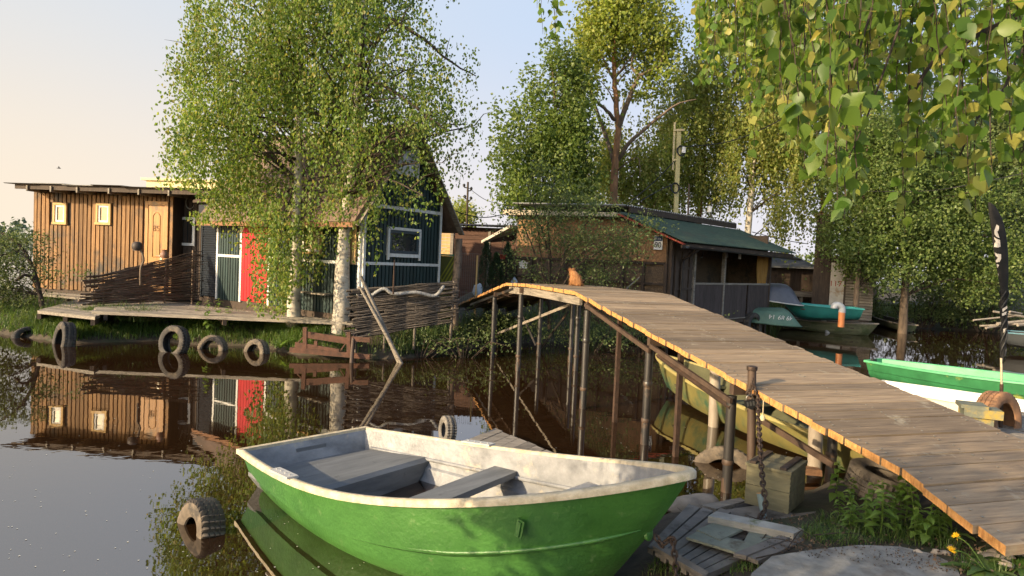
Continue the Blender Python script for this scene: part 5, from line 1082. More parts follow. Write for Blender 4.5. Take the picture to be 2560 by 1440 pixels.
# hanging pot, sacks
q = P(1257, 640, 18.2); t = thing('hanging_flowerpot', 'red flower pot hanging under the pale canopy of the boathouse', 'flower pot', q); m = MB(); m.lathe([(.0, -.09), (.06, -.09), (.095, .02), (.105, .03), (.10, .04), (.085, .02), (0, .0)], 16); m.build('pot', redtrim, t, smooth=50)
m = MB(); ztop = P(1259, 590, 18.2).z-q.z
for k in range(3): a_ = k*2.1; m.tube([(.09*math.cos(a_), .09*math.sin(a_), .03), (0, 0, ztop*.8)], .005, 4)
m.tube([(0, 0, ztop*.8), (0, 0, ztop)], .005, 4); m.build('hanger', black, t)
def lump(name, o, rad, mat, label, cat, seed=1, sub=3, rough_=.18, group=None):
    import bmesh
    b = bmesh.new(); bmesh.ops.create_icosphere(b, subdivisions=sub, radius=1); rr = random.Random(seed); ph = [rr.uniform(0, 6) for _ in range(6)]
    for v in b.verts:
        c = v.co; f = 1+rough_*(math.sin(3.1*c.x+ph[0])*math.cos(2.7*c.y+ph[1])+.6*math.sin(5.3*c.z+ph[2])*math.cos(4.9*c.x+ph[3])+.3*math.sin(9*c.y+ph[4]))
        v.co = Vector((c.x*rad[0], c.y*rad[1], c.z*rad[2]))*f
    me = bpy.data.meshes.new(name); b.to_mesh(me); b.free(); ob_ = link(name, me, mat); ob_.location = o
    me.polygons.foreach_set('use_smooth', [True]*len(me.polygons)); return tag(ob_, label, cat, group)
sack = SM('pale plastic sack', (.6, .63, .68), (.45, .47, .52), bump=.4)
q = P(1194, 714, 18.7); q.z = gz(q.x, q.y)+.14; lump('sack', q, (.13, .11, .2), sack, 'white sack standing left of the thujas', 'sack', 2); q = P(1286, 700, 18.9); q.z = gz(q.x, q.y)+.14; lump('sack', q, (.13, .11, .2), sack, 'pale blue sack half hidden at the boathouse corner', 'sack', 4)
q = P(1308, 664, 16.5); tag(MB().box((0, 0, 0), (.2, .06, .13)).prism([(-.13, -.04, .066), (.13, -.04, .066), (0, -.04, .14)], (0, .08, 0)).build('birdhouse_box', white), 'small white box with peaked lid on the boathouse wall behind the shrub', 'box').location = q
# ---- poles and wires
def cable(name, pts, r, label, n=10):
    q = smooth_path(pts, n); return tag(MB().tube([v-q[0] for v in q], r, 5).build(name, black), label, 'cable'), setattr(bpy.context.scene.objects[-1] if False else C.objects[-1], 'location', q[0])
def pole(name, label, base, top, r, mat, extra=()):
    p0, p1 = Vector(base), Vector(top); t = thing(name, label, 'pole', p0); MB().tube([(0, 0, -.5), p1-p0], [r, r*.8], 8).build('shaft', mat, t, smooth=60); return t, p0
t, o = pole('utility_pole', 'dark utility pole with insulators right of the green house gable', P(1166, 600, 31), P(1170, 455, 31), .06, barkdark)
for (px, py) in ((1160, 470), (1178, 478), (1162, 498), (1177, 502)): MB().beam(P(1169, py, 31)-o, P(px, py-2, 31)-o, .05, .05).lathe([(.05, 0), (.07, .1), (.0, .16)], 8, Matrix.Translation(P(px, py-3, 31)-o)).build('insulator', black, t)
Yp = 20.5; o = P(1690, 552, Yp); t = thing('aerial_mast', 'tall yellowish mast with side rod and coiled black cable above the green roof', 'mast', o)
m = MB(); m.beam(Vector((0, 0, -.8)), P(1697, 328, Yp)-o, .12, .12, (0, 1, 0)); m.build('mast', SM('yellowish mast', (.48, .42, .2), (.36, .31, .15), bump=.2), t)
m = MB(); m.beam(P(1682, 425, Yp)-o, P(1687, 306, Yp)-o, .05, .05, (0, 1, 0)); m.beam(P(1684, 326, Yp)-o, P(1712, 325, Yp-.1)-o, .06, .09, (0, 1, 0)); m.beam(P(1682, 401, Yp)-o, P(1697, 399, Yp)-o, .06, .07, (0, 1, 0)); m.build('side_rod', SM('pale rod', (.5, .42, .24), bump=.1), t)
m = MB()
for (cx_, cy_) in ((1688, 470), (1703, 377)):
    for k in range(3): m.tube([P(cx_+(9+k)*math.cos(a_), cy_+(13-k)*math.sin(a_), Yp-.1)-o for a_ in np.linspace(0, 2*PI, 17)], .018, 5)
m.build('cable_coil', black, t)
MB().box(P(1709, 375, Yp-.1)-o, (.1, .1, .18)).build('junction_box', white, t)
t, o = pole('thin_pole', 'thin dark pole right of the yellow mast', P(1720, 560, 22), P(1723, 460, 22), .035, pipebrown); t, o = pole('lamp_pole', 'thin black pole with small white box behind the green roof', P(1778, 590, 23), P(1779, 505, 23), .025, pipeblack)
MB().box(P(1774, 523, 23)-o, (.12, .1, .2)).build('box', white, t)
Cb = (([P(1172, 470, 31), P(1215, 500, 28), P(1290, 518, 20)], 'black cable from the utility pole to the boathouse roof'), ([P(1105, 512, 16), P(1160, 535, 17.5), P(1220, 543, 18.5), P(1305, 524, 20)], 'sagging black cable between the green house and the boathouse'),
      ([P(1705, 367, 20.5), P(1790, 360, 19), P(1860, 342, 17.5), P(1960, 295, 15), P(2100, 210, 12)], 'black cable rising right from the mast into the leaves'), ([P(1688, 400, 20.5), P(1640, 450, 20.3), P(1570, 510, 20)], 'black cable running down left from the mast'), ([P(1685, 460, 20.5), P(1640, 480, 20.3), P(1590, 510, 20)], 'lower black cable from the coil to the roof'), ([P(2160, 478, 22), P(2300, 478, 21), P(2400, 466, 20), P(2620, 420, 19)], 'dark wire across the willows at upper right'), ([P(1880, 580, 23), P(1960, 600, 23), P(2020, 610, 24)], 'slack wire from the boathouse roof to the dark shed'))
for pts, lab in Cb:
    q = smooth_path(pts, 8); tag(MB().tube([v-q[0] for v in q], .014, 5).build('cable', black), lab, 'cable').location = q[0]
# ---- oar at the boathouse
p0, p1 = P(1566, 722, 17.3), P(1648, 650, 17.9); t = thing('oar', 'dark oar leaning on the boathouse wall left of number 90', 'oar', p0); d = (p1-p0)
MB().tube([(0, 0, 0), d*.8], .02, 8).build('shaft', greywood, t); m = MB(); s_ = d.cross(Vector((0, 1, 0))).normalized(); e = d.normalized(); bl_ = [(-.02, .0), (-.07, .12), (-.08, .35), (-.04, .48), (.04, .48), (.08, .35), (.07, .12), (.02, 0)]
m.prism([d*.76+s_*a_+e*b_*1.0 for a_, b_ in bl_], (0, .02, 0)); m.build('blade', flat('dark oar blade', (.05, .05, .055)), t)
# ---- boats on the right
def hull_only(name, label, stern, bow, par_w, D, outer, inner, rimm, roll=0, bt=.8, rake=.25, secs=SIMPLE, seats=(.35, .6), seatmat=None, sheer=.3, rw=.05, flip=False, lift=0.):
    a, b = Vector(stern), Vector(bow); d = b-a; L = d.length; yaw = math.atan2(d.y, d.x); pit = -math.asin(d.z/L)
    t = thing(name, label, 'boat', a, ((PI if flip else 0)+roll, pit, yaw)); par = (L, par_w*bt, par_w, .42, 1.9, 1.35, sheer)
    make_boat(t, par, D, outer, inner, rimm, secs=secs, rw=rw, rh=.04, rake=rake, tr=.08, lift=lift)
    for s in seats:
        m = MB(); w_ = hb(par, s)*.9; m.bb(s*L-.1, s*L+.12, -w_, w_, -.15, -.115); m.build('thwart', seatmat or inner, t)
    return t, par
paintgreen = SM('deep green boat paint', (.035, .19, .07), (.022, .115, .042), sc=(3, 3, 3), rough=.45, bump=.3, dirt=(.3, .3, .07), dsc=1.7, dth=.63); paintgreenin = SM('light green inside paint', (.10, .38, .18), (.06, .26, .12), sc=(3, 3, 3), rough=.5, bump=.2)
gb, gpar = hull_only('rowing_boat', 'long green rowing boat afloat on the right with light green inside', (6.85, 12.35, .43), (9.3, 8.9, .5), .56, .46, paintgreen, paintgreenin, paintgreenin, bt=.52, rake=.3, sheer=.12, secs=SEC)
MB().box((.06, -.12, -.02), (.05, .14, .12)).build('motor_pad', black, gb)
hull_only('white_boat', 'white boat lying low between the footbridge and the green rowing boat', (5.85, 10.5, .30), (7.9, 7.7, .36), .5, .42, canvas, canvas, canvas, bt=.7, seats=(), sheer=.1)
camo = SM('olive camouflage paint', (.19, .165, .055), (.13, .11, .035), sc=(2, 2, 2), rough=.55, bump=.3, dirt=(.035, .085, .05), dsc=1.15, dth=.545); camoin = SM('dark olive inside', (.10, .10, .05), (.06, .06, .03))
hull_only('camouflage_boat', 'olive camouflage canoe shaped boat afloat under the footbridge', (3.95, 5.9, .34), (2.42, 10.7, .46), .56, .46, camo, camoin, SM('olive rim', (.35, .31, .12), (.25, .2, .08)), bt=.5, rake=.35, seats=(.3, .55, .75), sheer=.25)
old = SM('mossy grey boat boards', (.12, .13, .075), (.055, .065, .04), sc=(1.2, 12, 14), bump=.6, dirt=(.05, .07, .03), dsc=2, dth=.55)
LAP = [(0, 1, 0), (1, .975, .19), (2, .955, .2), (3, .93, .40), (4, .905, .41), (5, .86, .62), (6, .83, .63), (7, .7, .85), (8, .4, .96), (9, 0, 1)]
q0, q1 = W(1952, 790, .42), W(2196, 815, .36); wb, wpar = hull_only('wooden_rowboat', 'old mossy plank rowboat afloat before the turquoise boat', (q0.x, q0.y, .38), (q1.x, q1.y, .36), .55, .44, old, SM('wet dark inside', (.06, .05, .04)), greywood, bt=.75, secs=LAP, rake=.3, seats=(.2, .5, .75), sheer=.15)
q0, q1 = W(2272, 812, .3), W(2198, 790, .32); hull_only('small_boat', 'small dark boat lying at the foot of the pale willow trunk', (q0.x, q0.y, .3), (q1.x, q1.y+.6, .34), .4, .34, old, darkwood, greywood, bt=.7, seats=(.5,), sheer=.12)
turq = SM('turquoise boat paint', (.02, .17, .155), (.014, .12, .11), sc=(3, 3, 3), rough=.5, bump=.2, dirt=(.03, .06, .06), dsc=1.5, dth=.66); turqin = SM('turquoise inside paint', (.045, .30, .28), (.03, .22, .2), sc=(3, 3, 3), rough=.5, bump=.2)
q0, q1 = P(2150, 748, 22.0), P(1955, 742, 22.6); hull_only('turquoise_boat', 'turquoise rowing boat drawn up on the grass', (q0.x, q0.y, .92), (q1.x, q1.y, .95), .62, .5, turq, turqin, turqin, bt=.88, rake=.5, seats=(.45, .72), seatmat=darkwood, sheer=.16)
q0, q1 = P(1880, 738, 22.2), P(2010, 741, 22.0); dk = SM('dull blue grey hull', (.12, .125, .155), (.085, .09, .115), rough=.4, bump=.15, dirt=(.2, .22, .23), dsc=1.5, dth=.68)
hull_only('upturned_boat', 'dark blue grey upturned boat with white rim, upper one beside the veranda', (q0.x, q0.y+.5, 1.12), (q1.x, q1.y, .93), .62, .62, dk, dk, white, bt=.85, flip=True, seats=(), sheer=.0, rake=.15, lift=.85)
q0, q1 = P(1870, 770, 21.0), P(2006, 776, 20.6); og = SM('faded green hull', (.11, .20, .15), (.075, .14, .105), rough=.6, bump=.3, dirt=(.2, .2, .15), dsc=2.2, dth=.63)
ob2, opar = hull_only('upturned_boat', 'faded green upturned boat with white numbers, lower one by the reeds', (q0.x, q0.y+.2, .42), (q1.x, q1.y, .34), .55, .52, og, og, og, bt=.85, flip=True, seats=(), sheer=.0, rake=.2, lift=.6)
yaw_ = ob2.rotation_euler[2]; 
for txt, u in (('49', .80), ('89', .66), ('14', .50)):       # numbers on the flank that faces the camera (upside down like the boat)
    s = u; y = hb(opar, s)*.925; ang_ = math.atan2(hb(opar, s-.06)-hb(opar, s+.06), .12*opar[0])
    Mx = Matrix.Translation((s*opar[0]-.05, y+.018, -.24)) @ Matrix.Rotation(-ang_, 4, 'Z') @ Matrix.Rotation(PI, 4, 'Z') @ Matrix.Rotation(R_(80), 4, 'X')
    text_mesh('hull_number', txt, .2, white, ob2, Mx, .004)
q0, q1 = P(2520, 770, 19.5), P(2680, 800, 18.5); hull_only('covered_boat', 'dark boat with black tarpaulin at the right edge', (q0.x, q0.y, .55), (q1.x, q1.y, .6), .6, .5, flat('dark hull', (.04, .045, .05)), black, flat('blue cover edge', (.07, .16, .2)), bt=.8, seats=())
# ---- pipes and reeds by the rowboat
p0 = W(2069, 832, 0); p1 = P(2050, 769, p0.y+.1); t = thing('plastic_pipe', 'pale plastic pipe leaning out of the water before the rowboat', 'pipe', p0); d = p1-p0
MB().tube([d*-.3, d], .075, 14).build('pipe', pvcblue, t, smooth=50); MB().tube([d*.9, d*1.0], .088, 14).build('socket', pvcblue, t, smooth=50)
p0 = P(2103, 808, 20.2); p1 = P(2105, 780, 20.2); t = thing('drain_pipe', 'orange pipe with grey elbow standing behind the rowboat', 'pipe', p0); d = p1-p0
MB().tube([d*-.35, d], .095, 14).build('pipe', pvcorange, t, smooth=50); MB().tube(smooth_path([d*.95, d*1.15, d*1.45+Vector((-.04, 0, 0)), d*1.6+Vector((-.16, 0, 0)), d*1.5+Vector((-.24, 0, 0)), d*1.3+Vector((-.25, 0, 0))], 3), .105, 14).build('elbow', pvcblue, t, smooth=50)
def clump_sedge(name, label, q, n, h, w_, spread, mat, group=None, lean=.6, seed=1):
    rng = np.random.default_rng(seed); pts = np.stack([rng.normal(size=n)*spread, rng.normal(size=n)*spread*.7, np.zeros(n)], 1)
    o = blades(name, pts, h, w_, mat, lean=lean, rng=rng); o.location = q; return tag(o, label, 'plant', group)
clump_sedge('sedge_clump', 'tall sedge clump right of the orange pipe', G(2165, 802), 170, .95, .02, .3, sedgem, 'sedge clumps at the right shore', .7, 1); clump_sedge('sedge_clump', 'sedge clump below the veranda corner', G(1935, 800), 120, 1.05, .02, .2, sedgem, 'sedge clumps at the right shore', .5, 2); clump_sedge('sedge_clump', 'sedge clump left of the small dark boat', G(2190, 800), 90, .8, .02, .25, sedgem, 'sedge clumps at the right shore', .6, 3)
# ---- feather flag, its tyre, right dock
dk_ = deck('plank_dock', 'grey plank dock at the right edge below the black flag', [W(2424, 1066, .40), W(2700, 1148, .40), W(2800, 1055, .40), W(2490, 1022, .40)], .40, .04, greywood, 0, .14)
Yq = 7.25; o = P(2506, 1040, Yq); fl = thing('feather_flag', 'tall furled black feather flag with white letters on a pole in a tyre', 'flag', o)
MB().tube([Vector((0, 0, -.3)), P(2504, 960, Yq)-o], .018, 10).build('ground_spike', rust, fl, smooth=50); MB().tube([P(2504, 962, Yq)-o, P(2503, 895, Yq)-o], .012, 10).build('pole', SM('pale pole', (.6, .5, .36), bump=.1, metal=.3, rough=.4), fl, smooth=50)
ED = [(506, 2470.5, 2475), (512, 2470.5, 2484), (525, 2471.5, 2494), (545, 2474, 2504), (570, 2478, 2512), (600, 2482, 2517), (640, 2487, 2520), (680, 2494, 2521), (715, 2500, 2520), (740, 2503, 2519), (765, 2501, 2517), (790, 2504, 2516), (820, 2502, 2517), (845, 2504, 2515), (870, 2502, 2515), (890, 2503, 2511), (908, 2502, 2508)]
rows = []
for i, (py, xl, xr_) in enumerate(ED):
    a = P(xl, py, Yq)-o; b = P(xr_, py, Yq)-o; c = (a+b)/2; h_ = (b-a)/2; ring = []
    for k in range(17):
        t_ = 2*PI*k/16; rr_k = 1+.13*math.sin(3*t_+i*.9)+.06*math.sin(7*t_+i*1.7); ring.append(c+h_*math.cos(t_)+Vector((0, 1, 0))*(math.sin(t_)*max(.012, h_.length*.42)*rr_k))
    rows.append(ring)
MB().sheet(rows).build('sail', SM('black flag cloth', (.014, .013, .013), (.007, .007, .007), sc=(3, 3, 20), rough=.9, bump=.3), fl, smooth=70)
cloth = flat('white flag print', (.62, .56, .49), .8)
def onflag(px, py, lift=.008):
    k = [e[0] for e in ED]; xl = np.interp(py, k, [e[1] for e in ED]); xr_ = np.interp(py, k, [e[2] for e in ED]); u = max(-1, min(1, (px-(xl+xr_)/2)/((xr_-xl)/2)))
    w_ = (xr_-xl)/2/FPX*Yq; return P(px, py, Yq)-o+Vector((0, -1, 0))*(math.sqrt(max(0, 1-u*u))*max(.012, w_*.42)+lift)
L1 = [(2485.5, 562), (2491, 565), (2491.3, 573), (2488, 574), (2487.3, 582), (2491, 590), (2492.5, 596), (2487, 593), (2482.5, 586), (2481.5, 577)]
L2 = [(2481.8, 593), (2486, 597), (2493.5, 600), (2494.6, 611), (2495, 617), (2490, 619), (2483.6, 617), (2483.5, 609), (2485, 604)]
L3 = [(2485, 631), (2488, 634), (2496.6, 636), (2497, 647), (2494, 655), (2489, 656), (2488, 651), (2493, 648), (2492, 643), (2487.5, 641)]
for Lx, lb in ((L1, 'letter'), (L2, 'letter'), (L3, 'letter'), ([(2490, 660), (2494, 662), (2492, 670)], 'letter'), ([(2493, 684), (2494.6, 685), (2495, 690)], 'letter'), ([(2503, 772), (2515, 764), (2516, 770), (2504, 780)], 'letter'), ([(2503, 784), (2514, 778), (2512, 786), (2504, 790)], 'letter'), ([(2505, 822), (2513, 819), (2512, 830), (2506, 833)], 'letter')):
    m = MB(); v = [onflag(x, y) for x, y in Lx]; c = sum(v, Vector())/len(v); n = len(v); m.add(v+[c], [(i, (i+1) % n, n) for i in range(n)]); m.build(lb, cloth, fl)
m = MB()
for ph in (0, 1.6, 3.4):
    pts = []
    for py in np.linspace(728, 890, 34):
        k = [e[0] for e in ED]; xl = np.interp(py, k, [e[1] for e in ED]); xr_ = np.interp(py, k, [e[2] for e in ED]); t_ = (py-728)/26*1.6+ph; c = P((xl+xr_)/2, py, Yq)-o; w_ = (xr_-xl)/2/FPX*Yq; pts.append(c+Vector((math.cos(t_)*w_*1.12, -math.sin(t_)*w_*.75, 0)))
    m.tube(pts, .010, 6)
m.build('cloth_wrap', black, fl, smooth=60)
tyre(P(2494, 1050, 7.2), (R_(84), 0, R_(28)), .315, .21, .19, rubbermuddy, 'brown muddy tyre standing on the dock at the foot of the black flag', n=80, lugs=44)
for (a, b) in (((2480, 1038), (2476, 996)),): p0, p1 = P(*a, 7.3), P(*b, 7.3); tag(MB().tube([(0, 0, -.1), p1-p0], .014, 8).build('stake', rust), 'short rusty rod inside the muddy tyre', 'stake').location = p0
q = W(2450, 1044, .58); m = MB(); m.box((0, 0, .06), (.34, .26, .09)); m.box((-.08, 0, .12), (.24, .27, .04)); m.box((0, .0, -.06), (.2, .2, .15)); ob_ = tag(m.build('folded_tarp', SM('yellow grey tarp', (.2, .2, .14), (.1, .11, .09), dirt=(.35, .25, .06), dsc=5, dth=.55)), 'grey and yellow folded tarp at the side of the bridge near the tyre', 'tarp'); ob_.location = q; ob_.rotation_euler = (0, 0, -.4)
# debris under the far right willow
for k in range(7):
    q = P(2500+rs.uniform(-10, 70), 795+rs.uniform(-18, 20), 20.5); d = Vector((rs.uniform(.6, 1.6), rs.uniform(-.4, .4), rs.uniform(-.15, .25))); tag(MB().tube([-d*.5, d*.5], rs.uniform(.03, .06), 6).build('driftwood_log', greywood, smooth=60), 'grey driftwood log heaped at the right bank', 'log', 'driftwood heap').location = q
# ---- tyres along the shore
shore = 'tyres along the island shore'
for (px, py, rot, R, w_, lab, mt, scl) in ((78, 838, (R_(72), R_(10), R_(50)), .34, .20, 'leftmost half sunk tyre under the slanting landing', rubber, (1, .72, 1)), (160, 846, (R_(80), R_(-14), R_(-38)), .37, .22, 'tall pinched tyre under the corner of the slanting landing', rubber, (.9, 1.05, 1)), (436, 847, (R_(80), 0, R_(-22)), .32, .19, 'tyre standing full round in front of the deck', rubber, (1, 1, 1)), (531, 868, (R_(78), 0, R_(-16)), .31, .18, 'half sunk tyre in the middle of the deck front', rubberdusty, (1, 1, 1)), (641, 876, (R_(80), 0, R_(-30)), .29, .19, 'half sunk brown lit tyre at the right part of the deck front', rubberdusty, (1, 1, 1))):
    q = W(px, {78: 842, 160: 862, 436: 880, 531: 873, 641: 881}[px], 0); q = P(px, py+9, q.y); tyre(q, rot, R, w_, R*.62, mt, lab, shore, scl, n=72)
tyre(P(1880, 815, 20.5), (R_(85), 0, R_(40)), .42, .25, .26, rubber, 'big dark tyre under the veranda floor')
q = W(500, 1318, 0); tyre((q.x, q.y, -.035), (R_(80), R_(0), R_(-42)), .235, .17, .105, rubberdusty, 'tyre floating alone left of the green dinghy', n=64, lugs=32, deep=.03, blocky=True)
# floating dock with small wheel tyre
fd = deck('floating_dock', 'low grey floating dock behind the green dinghy', [W(1140, 1112, .13), W(1238, 1071, .13), W(1412, 1144, .13), W(1270, 1215, .13)], .13, .04, greywood, 0, .15, legs=False)
tyre(P(1119, 1075, 6.9), (R_(86), R_(8), R_(-66)), .15, .12, .075, SM('pale grey tread', (.2, .18, .155), (.09, .083, .075), sc=(14, 14, 14), bump=.6, rough=.9), 'small wheel tyre standing at the corner of the floating dock', n=64, lugs=32)
# ---- near bank: sunken tyre, post with chain, crate, boards
tyre((2.28, 6.72, -.19), (R_(74), R_(0), R_(-22)), .37, .24, .23, rubberdusty, 'half sunk tyre behind the bridge post and the crate', n=80)
q = P(2022, 1163, 6.3); ob_ = tag(MB().prism([(-.14, 0, .02), (-.1, 0, .045), (.13, 0, .03), (.14, 0, -.03), (-.08, 0, -.02)], (0, .1, 0)).build('tyre_scrap', rubbermuddy), 'curved brown scrap of tyre floating right of the crate', 'tyre scrap'); ob_.location = (q.x, q.y, .08)
p0 = P(1885, 1192, 5.55); p0.z = .1; p1 = P(1880, 922, 5.6); t = thing('mooring_post', 'brown steel mooring post with chain and padlock before the bridge', 'post', p0)
MB().tube([Vector((0, 0, -.3)), p1-p0], .036, 12).build('shaft', pipebrown, t, smooth=50); MB().lathe([(.03, -.02), (.045, -.01), (.045, .02), (.03, .025), (0, .02)], 12, Matrix.Translation(p1-p0)).build('cap', iron, t, smooth=50)
MB().tube(smooth_path([P(1882, 945, 5.52)-p0, P(1876, 970, 5.50)-p0, P(1876, 992, 5.49)-p0, P(1886, 985, 5.5)-p0], 4), .008, 6).build('hook', iron, t, smooth=60)
q = P(1876, 1000, 5.46); t = thing('padlock', 'dark padlock hanging on the mooring post chain', 'padlock', q, (0, R_(-12), 0)); m = MB(); m.prism([(-.045, 0, .0), (-.045, 0, -.055), (0, 0, -.085), (.045, 0, -.055), (.045, 0, .0)], (0, .03, 0)); m.build('body', flat('black lock body', (.03, .03, .032), .4, .6), t)
for k in range(3): MB().bb(-.035+k*.025, -.02+k*.025, -.004, -.001, -.05, -.012).build('ridge', flat('worn lock', (.12, .12, .12), .4, .6), t)
MB().tube([(.03*math.cos(a_), .015, .03*math.sin(a_)*1.3) for a_ in np.linspace(0, PI, 9)], .006, 6).build('shackle', flat('steel', (.3, .28, .25), .35, .9), t, smooth=60)
chain('chain', [P(1868, 985, 5.5), P(1882, 965, 5.48), P(1895, 985, 5.47), P(1897, 1060, 5.15), P(1902, 1150, 4.76), P(1908, 1215, 4.58), P(1914, 1255, 4.52), P(1912, 1275, 4.48), P(1895, 1300, 4.42), P(1862, 1320, 4.36), P(1832, 1345, 4.22), P(1805, 1375, 4.1), P(1780, 1402, 4.0), P(1760, 1425, 3.9)], 'long dark chain hanging from the mooring post down over the boards', .0105, .05)
q = P(1906, 1045, 5.2); tag(MB().tube([(0, 0, .14), (.002, 0, .02)], .004, 6).lathe([(0, -.03), (.02, -.02), (.024, .0), (.012, .025), (0, .03)], 10).build('float_tag', SM('yellowed plastic', (.55, .45, .28), bump=.1), smooth=50), 'small yellowish tag dangling beside the mooring chain', 'tag').location = q
ey = dinghy.matrix_basis @ Vector((L_-.25, 0, -.06)); chain('chain', [ey+Vector((.03, -.01, 0)), ey+Vector((.06, -.03, -.04)), P(1682, 1345, ey.y-.05), P(1688, 1400, ey.y-.08), P(1693, 1470, ey.y-.1)], 'short dark chain hanging from the bow of the green dinghy', .0095, .045)
def zs(px, py, dz_=0.): q = G(px, py); q.z += dz_; return q
c0 = W(1970, 1286, .27); c1 = W(1861, 1257, .27); c2 = W(2040, 1260, .27)
e1 = (c1-c0); l1 = e1.length; e1.normalize(); e2 = Vector((-e1.y, e1.x, 0)); e2 = e2 if e2.dot(c2-c0) > 0 else -e2; l2 = (c2-c0).dot(e2)*1.05
angc = math.atan2(-e1.y, -e1.x); crate = thing('wooden_crate', 'old olive wooden crate with finger joints on the near bank', 'crate', c1, (0, 0, angc))
ol = SM('olive crate wood', (.23, .2, .11), (.12, .105, .06), sc=(2.5, 14, 14), bump=.5, dirt=(.3, .24, .16), dsc=4, dth=.66)
hc = .285; m = MB(); m.bb(0, l1, 0, .02, 0, hc*.52); m.bb(0, l1, .002, .021, hc*.53, hc); m.bb(0, .02, .021, l2, 0, hc*.52); m.bb(l1-.02, l1, .021, l2, 0, hc*.52); m.bb(.001, .021, .022, l2, hc*.53, hc); m.bb(l1-.021, l1-.001, .022, l2, hc*.53, hc); m.bb(.02, l1-.02, l2-.02, l2, 0, hc); m.bb(.02, l1-.02, .02, l2-.02, 0, .02)
for k in range(9): m.bb(l1-.002, l1+.003, .0, .02, .012+k*hc/9, .026+k*hc/9)
m.build('box', ol, crate); m = MB(); m.bb(-.008, l1+.008, -.008, l2+.008, hc+.001, hc+.022); ld = m.build('lid', ol, crate)
m = MB(); m.bb(.02, .065, .0, l2, hc+.0225, hc+.04); m.bb(l1-.075, l1-.03, .0, l2, hc+.0225, hc+.04); m.build('batten', darkwood, ld)
tyre(Vector(c1.lerp(c0, .25))+Vector((0.02, -.05, -.1)), (R_(4), 0, 0), .2, .13, .12, rubber, 'dark tyre lying in the mud under the crate', n=48)
p0, p1 = P(1912, 1306, 4.60), P(1899, 1233, 4.64); t = thing('stake', 'short pale blue stake with fresh cut top before the crate', 'stake', p0); d = p1-p0; MB().tube([d*-.3, d], .021, 12).build('shaft', SM('pale blue painted stake', (.25, .33, .33), (.17, .22, .22), sc=(8, 8, 3), bump=.3), t, smooth=40); MB().tube([d, d*1.006], .0208, 12).build('cut_top', endwood, t)
def board(quad, z, th, mat, name, label, group=None):
    v = [W(x, y, z if not hasattr(z, '__len__') else z[i]) for i, (x, y) in enumerate(quad)]; o = v[0].copy(); m = MB(); m.prism([q-o for q in v], (0, 0, -th)); ob_ = m.build(name, mat); ob_.location = o; return tag(ob_, label, 'board', group)
nearboard = SM('worn bank boards', (.19, .165, .14), (.09, .08, .068), sc=(5, 5, 30), isl=.25, bump=.5, dirt=(.06, .05, .04), dsc=4, dth=.58)
mossy = SM('greenish worn panel', (.22, .225, .17), (.13, .14, .105), sc=(6, 6, 6), bump=.4, dirt=(.1, .085, .06), dsc=5, dth=.6)
o = W(1700, 1300, .30); t = thing('plank_platform', 'worn grey plank platform on the near bank beside the dinghy bow', 'platform', o)
def plank(par, quad, z, th, mat): v = [W(x, y, z+rs.uniform(-.006, .006)) for x, y in quad]; MB().prism([q-par.location for q in v], (0, 0, -th)).build('plank', mat, par)
lerp2 = lambda p, q, u: (p[0]+(q[0]-p[0])*u, p[1]+(q[1]-p[1])*u)
A_, B_, C_, D_ = (1622, 1362), (1762, 1440), (1992, 1338), (1730, 1250)
for k in range(8):
    u0, u1 = k/8+.006, (k+1)/8-.010-rs.random()*.012; f0, f1 = rs.uniform(-.05, .03), rs.uniform(.9, 1.03)
    l0, l1 = (lerp2(A_, B_, u0), lerp2(D_, C_, u0)), (lerp2(A_, B_, u1), lerp2(D_, C_, u1)); plank(t, (lerp2(*l0, f0), lerp2(*l1, f0), lerp2(*l1, f1), lerp2(*l0, f1)), .29, .035, nearboard)
for qd in (((1632, 1364), (1640, 1352), (1772, 1430), (1764, 1442)),): plank(t, qd, .325, .03, nearboard)
board([(1742, 1324), (1783, 1307), (1868, 1317), (1800, 1350)], .335, .015, mossy, 'board', 'smaller upper greenish panel under the chain', 'greenish panels'); board([(1716, 1343), (1744, 1328), (1860, 1352), (1876, 1323), (1958, 1331), (1842, 1381), (1800, 1368)], .33, .015, mossy, 'board', 'larger worn greenish panel lying on the platform', 'greenish panels')
board([(1834, 1383), (1866, 1389), (1988, 1339), (1962, 1332)], .345, .025, nearboard, 'board', 'upper of two loose brown boards beside the greenish panel', 'loose boards'); board([(1868, 1391), (1896, 1402), (2014, 1349), (1990, 1340)], .335, .025, nearboard, 'board', 'lower of two loose brown boards, nearest to the slab', 'loose boards')
board([(1770, 1290), (1790, 1278), (2010, 1322), (1984, 1334)], .375, .045, SM('whitish beam', (.38, .36, .31), (.2, .185, .16), sc=(4, 4, 22), bump=.5, dirt=(.12, .13, .06), dsc=5, dth=.62), 'beam', 'long whitish weathered beam lying between crate and platform')
board([(1800, 1276), (1830, 1288), (2012, 1320), (2040, 1278), (1985, 1284), (1900, 1262)], .27, .2, nearboard, 'board', 'dark board lying flat under the crate'); board([(1752, 1262), (1790, 1272), (1864, 1252), (1850, 1244)], .25, .06, greywood, 'beam', 'short grey beam running to the crate from the water')
q = G(1745, 1268); lump('boulder', (q.x, q.y+.1, .1), (.2, .15, .13), stone, 'flat grey stone at the water edge behind the platform', 'stone', 9)
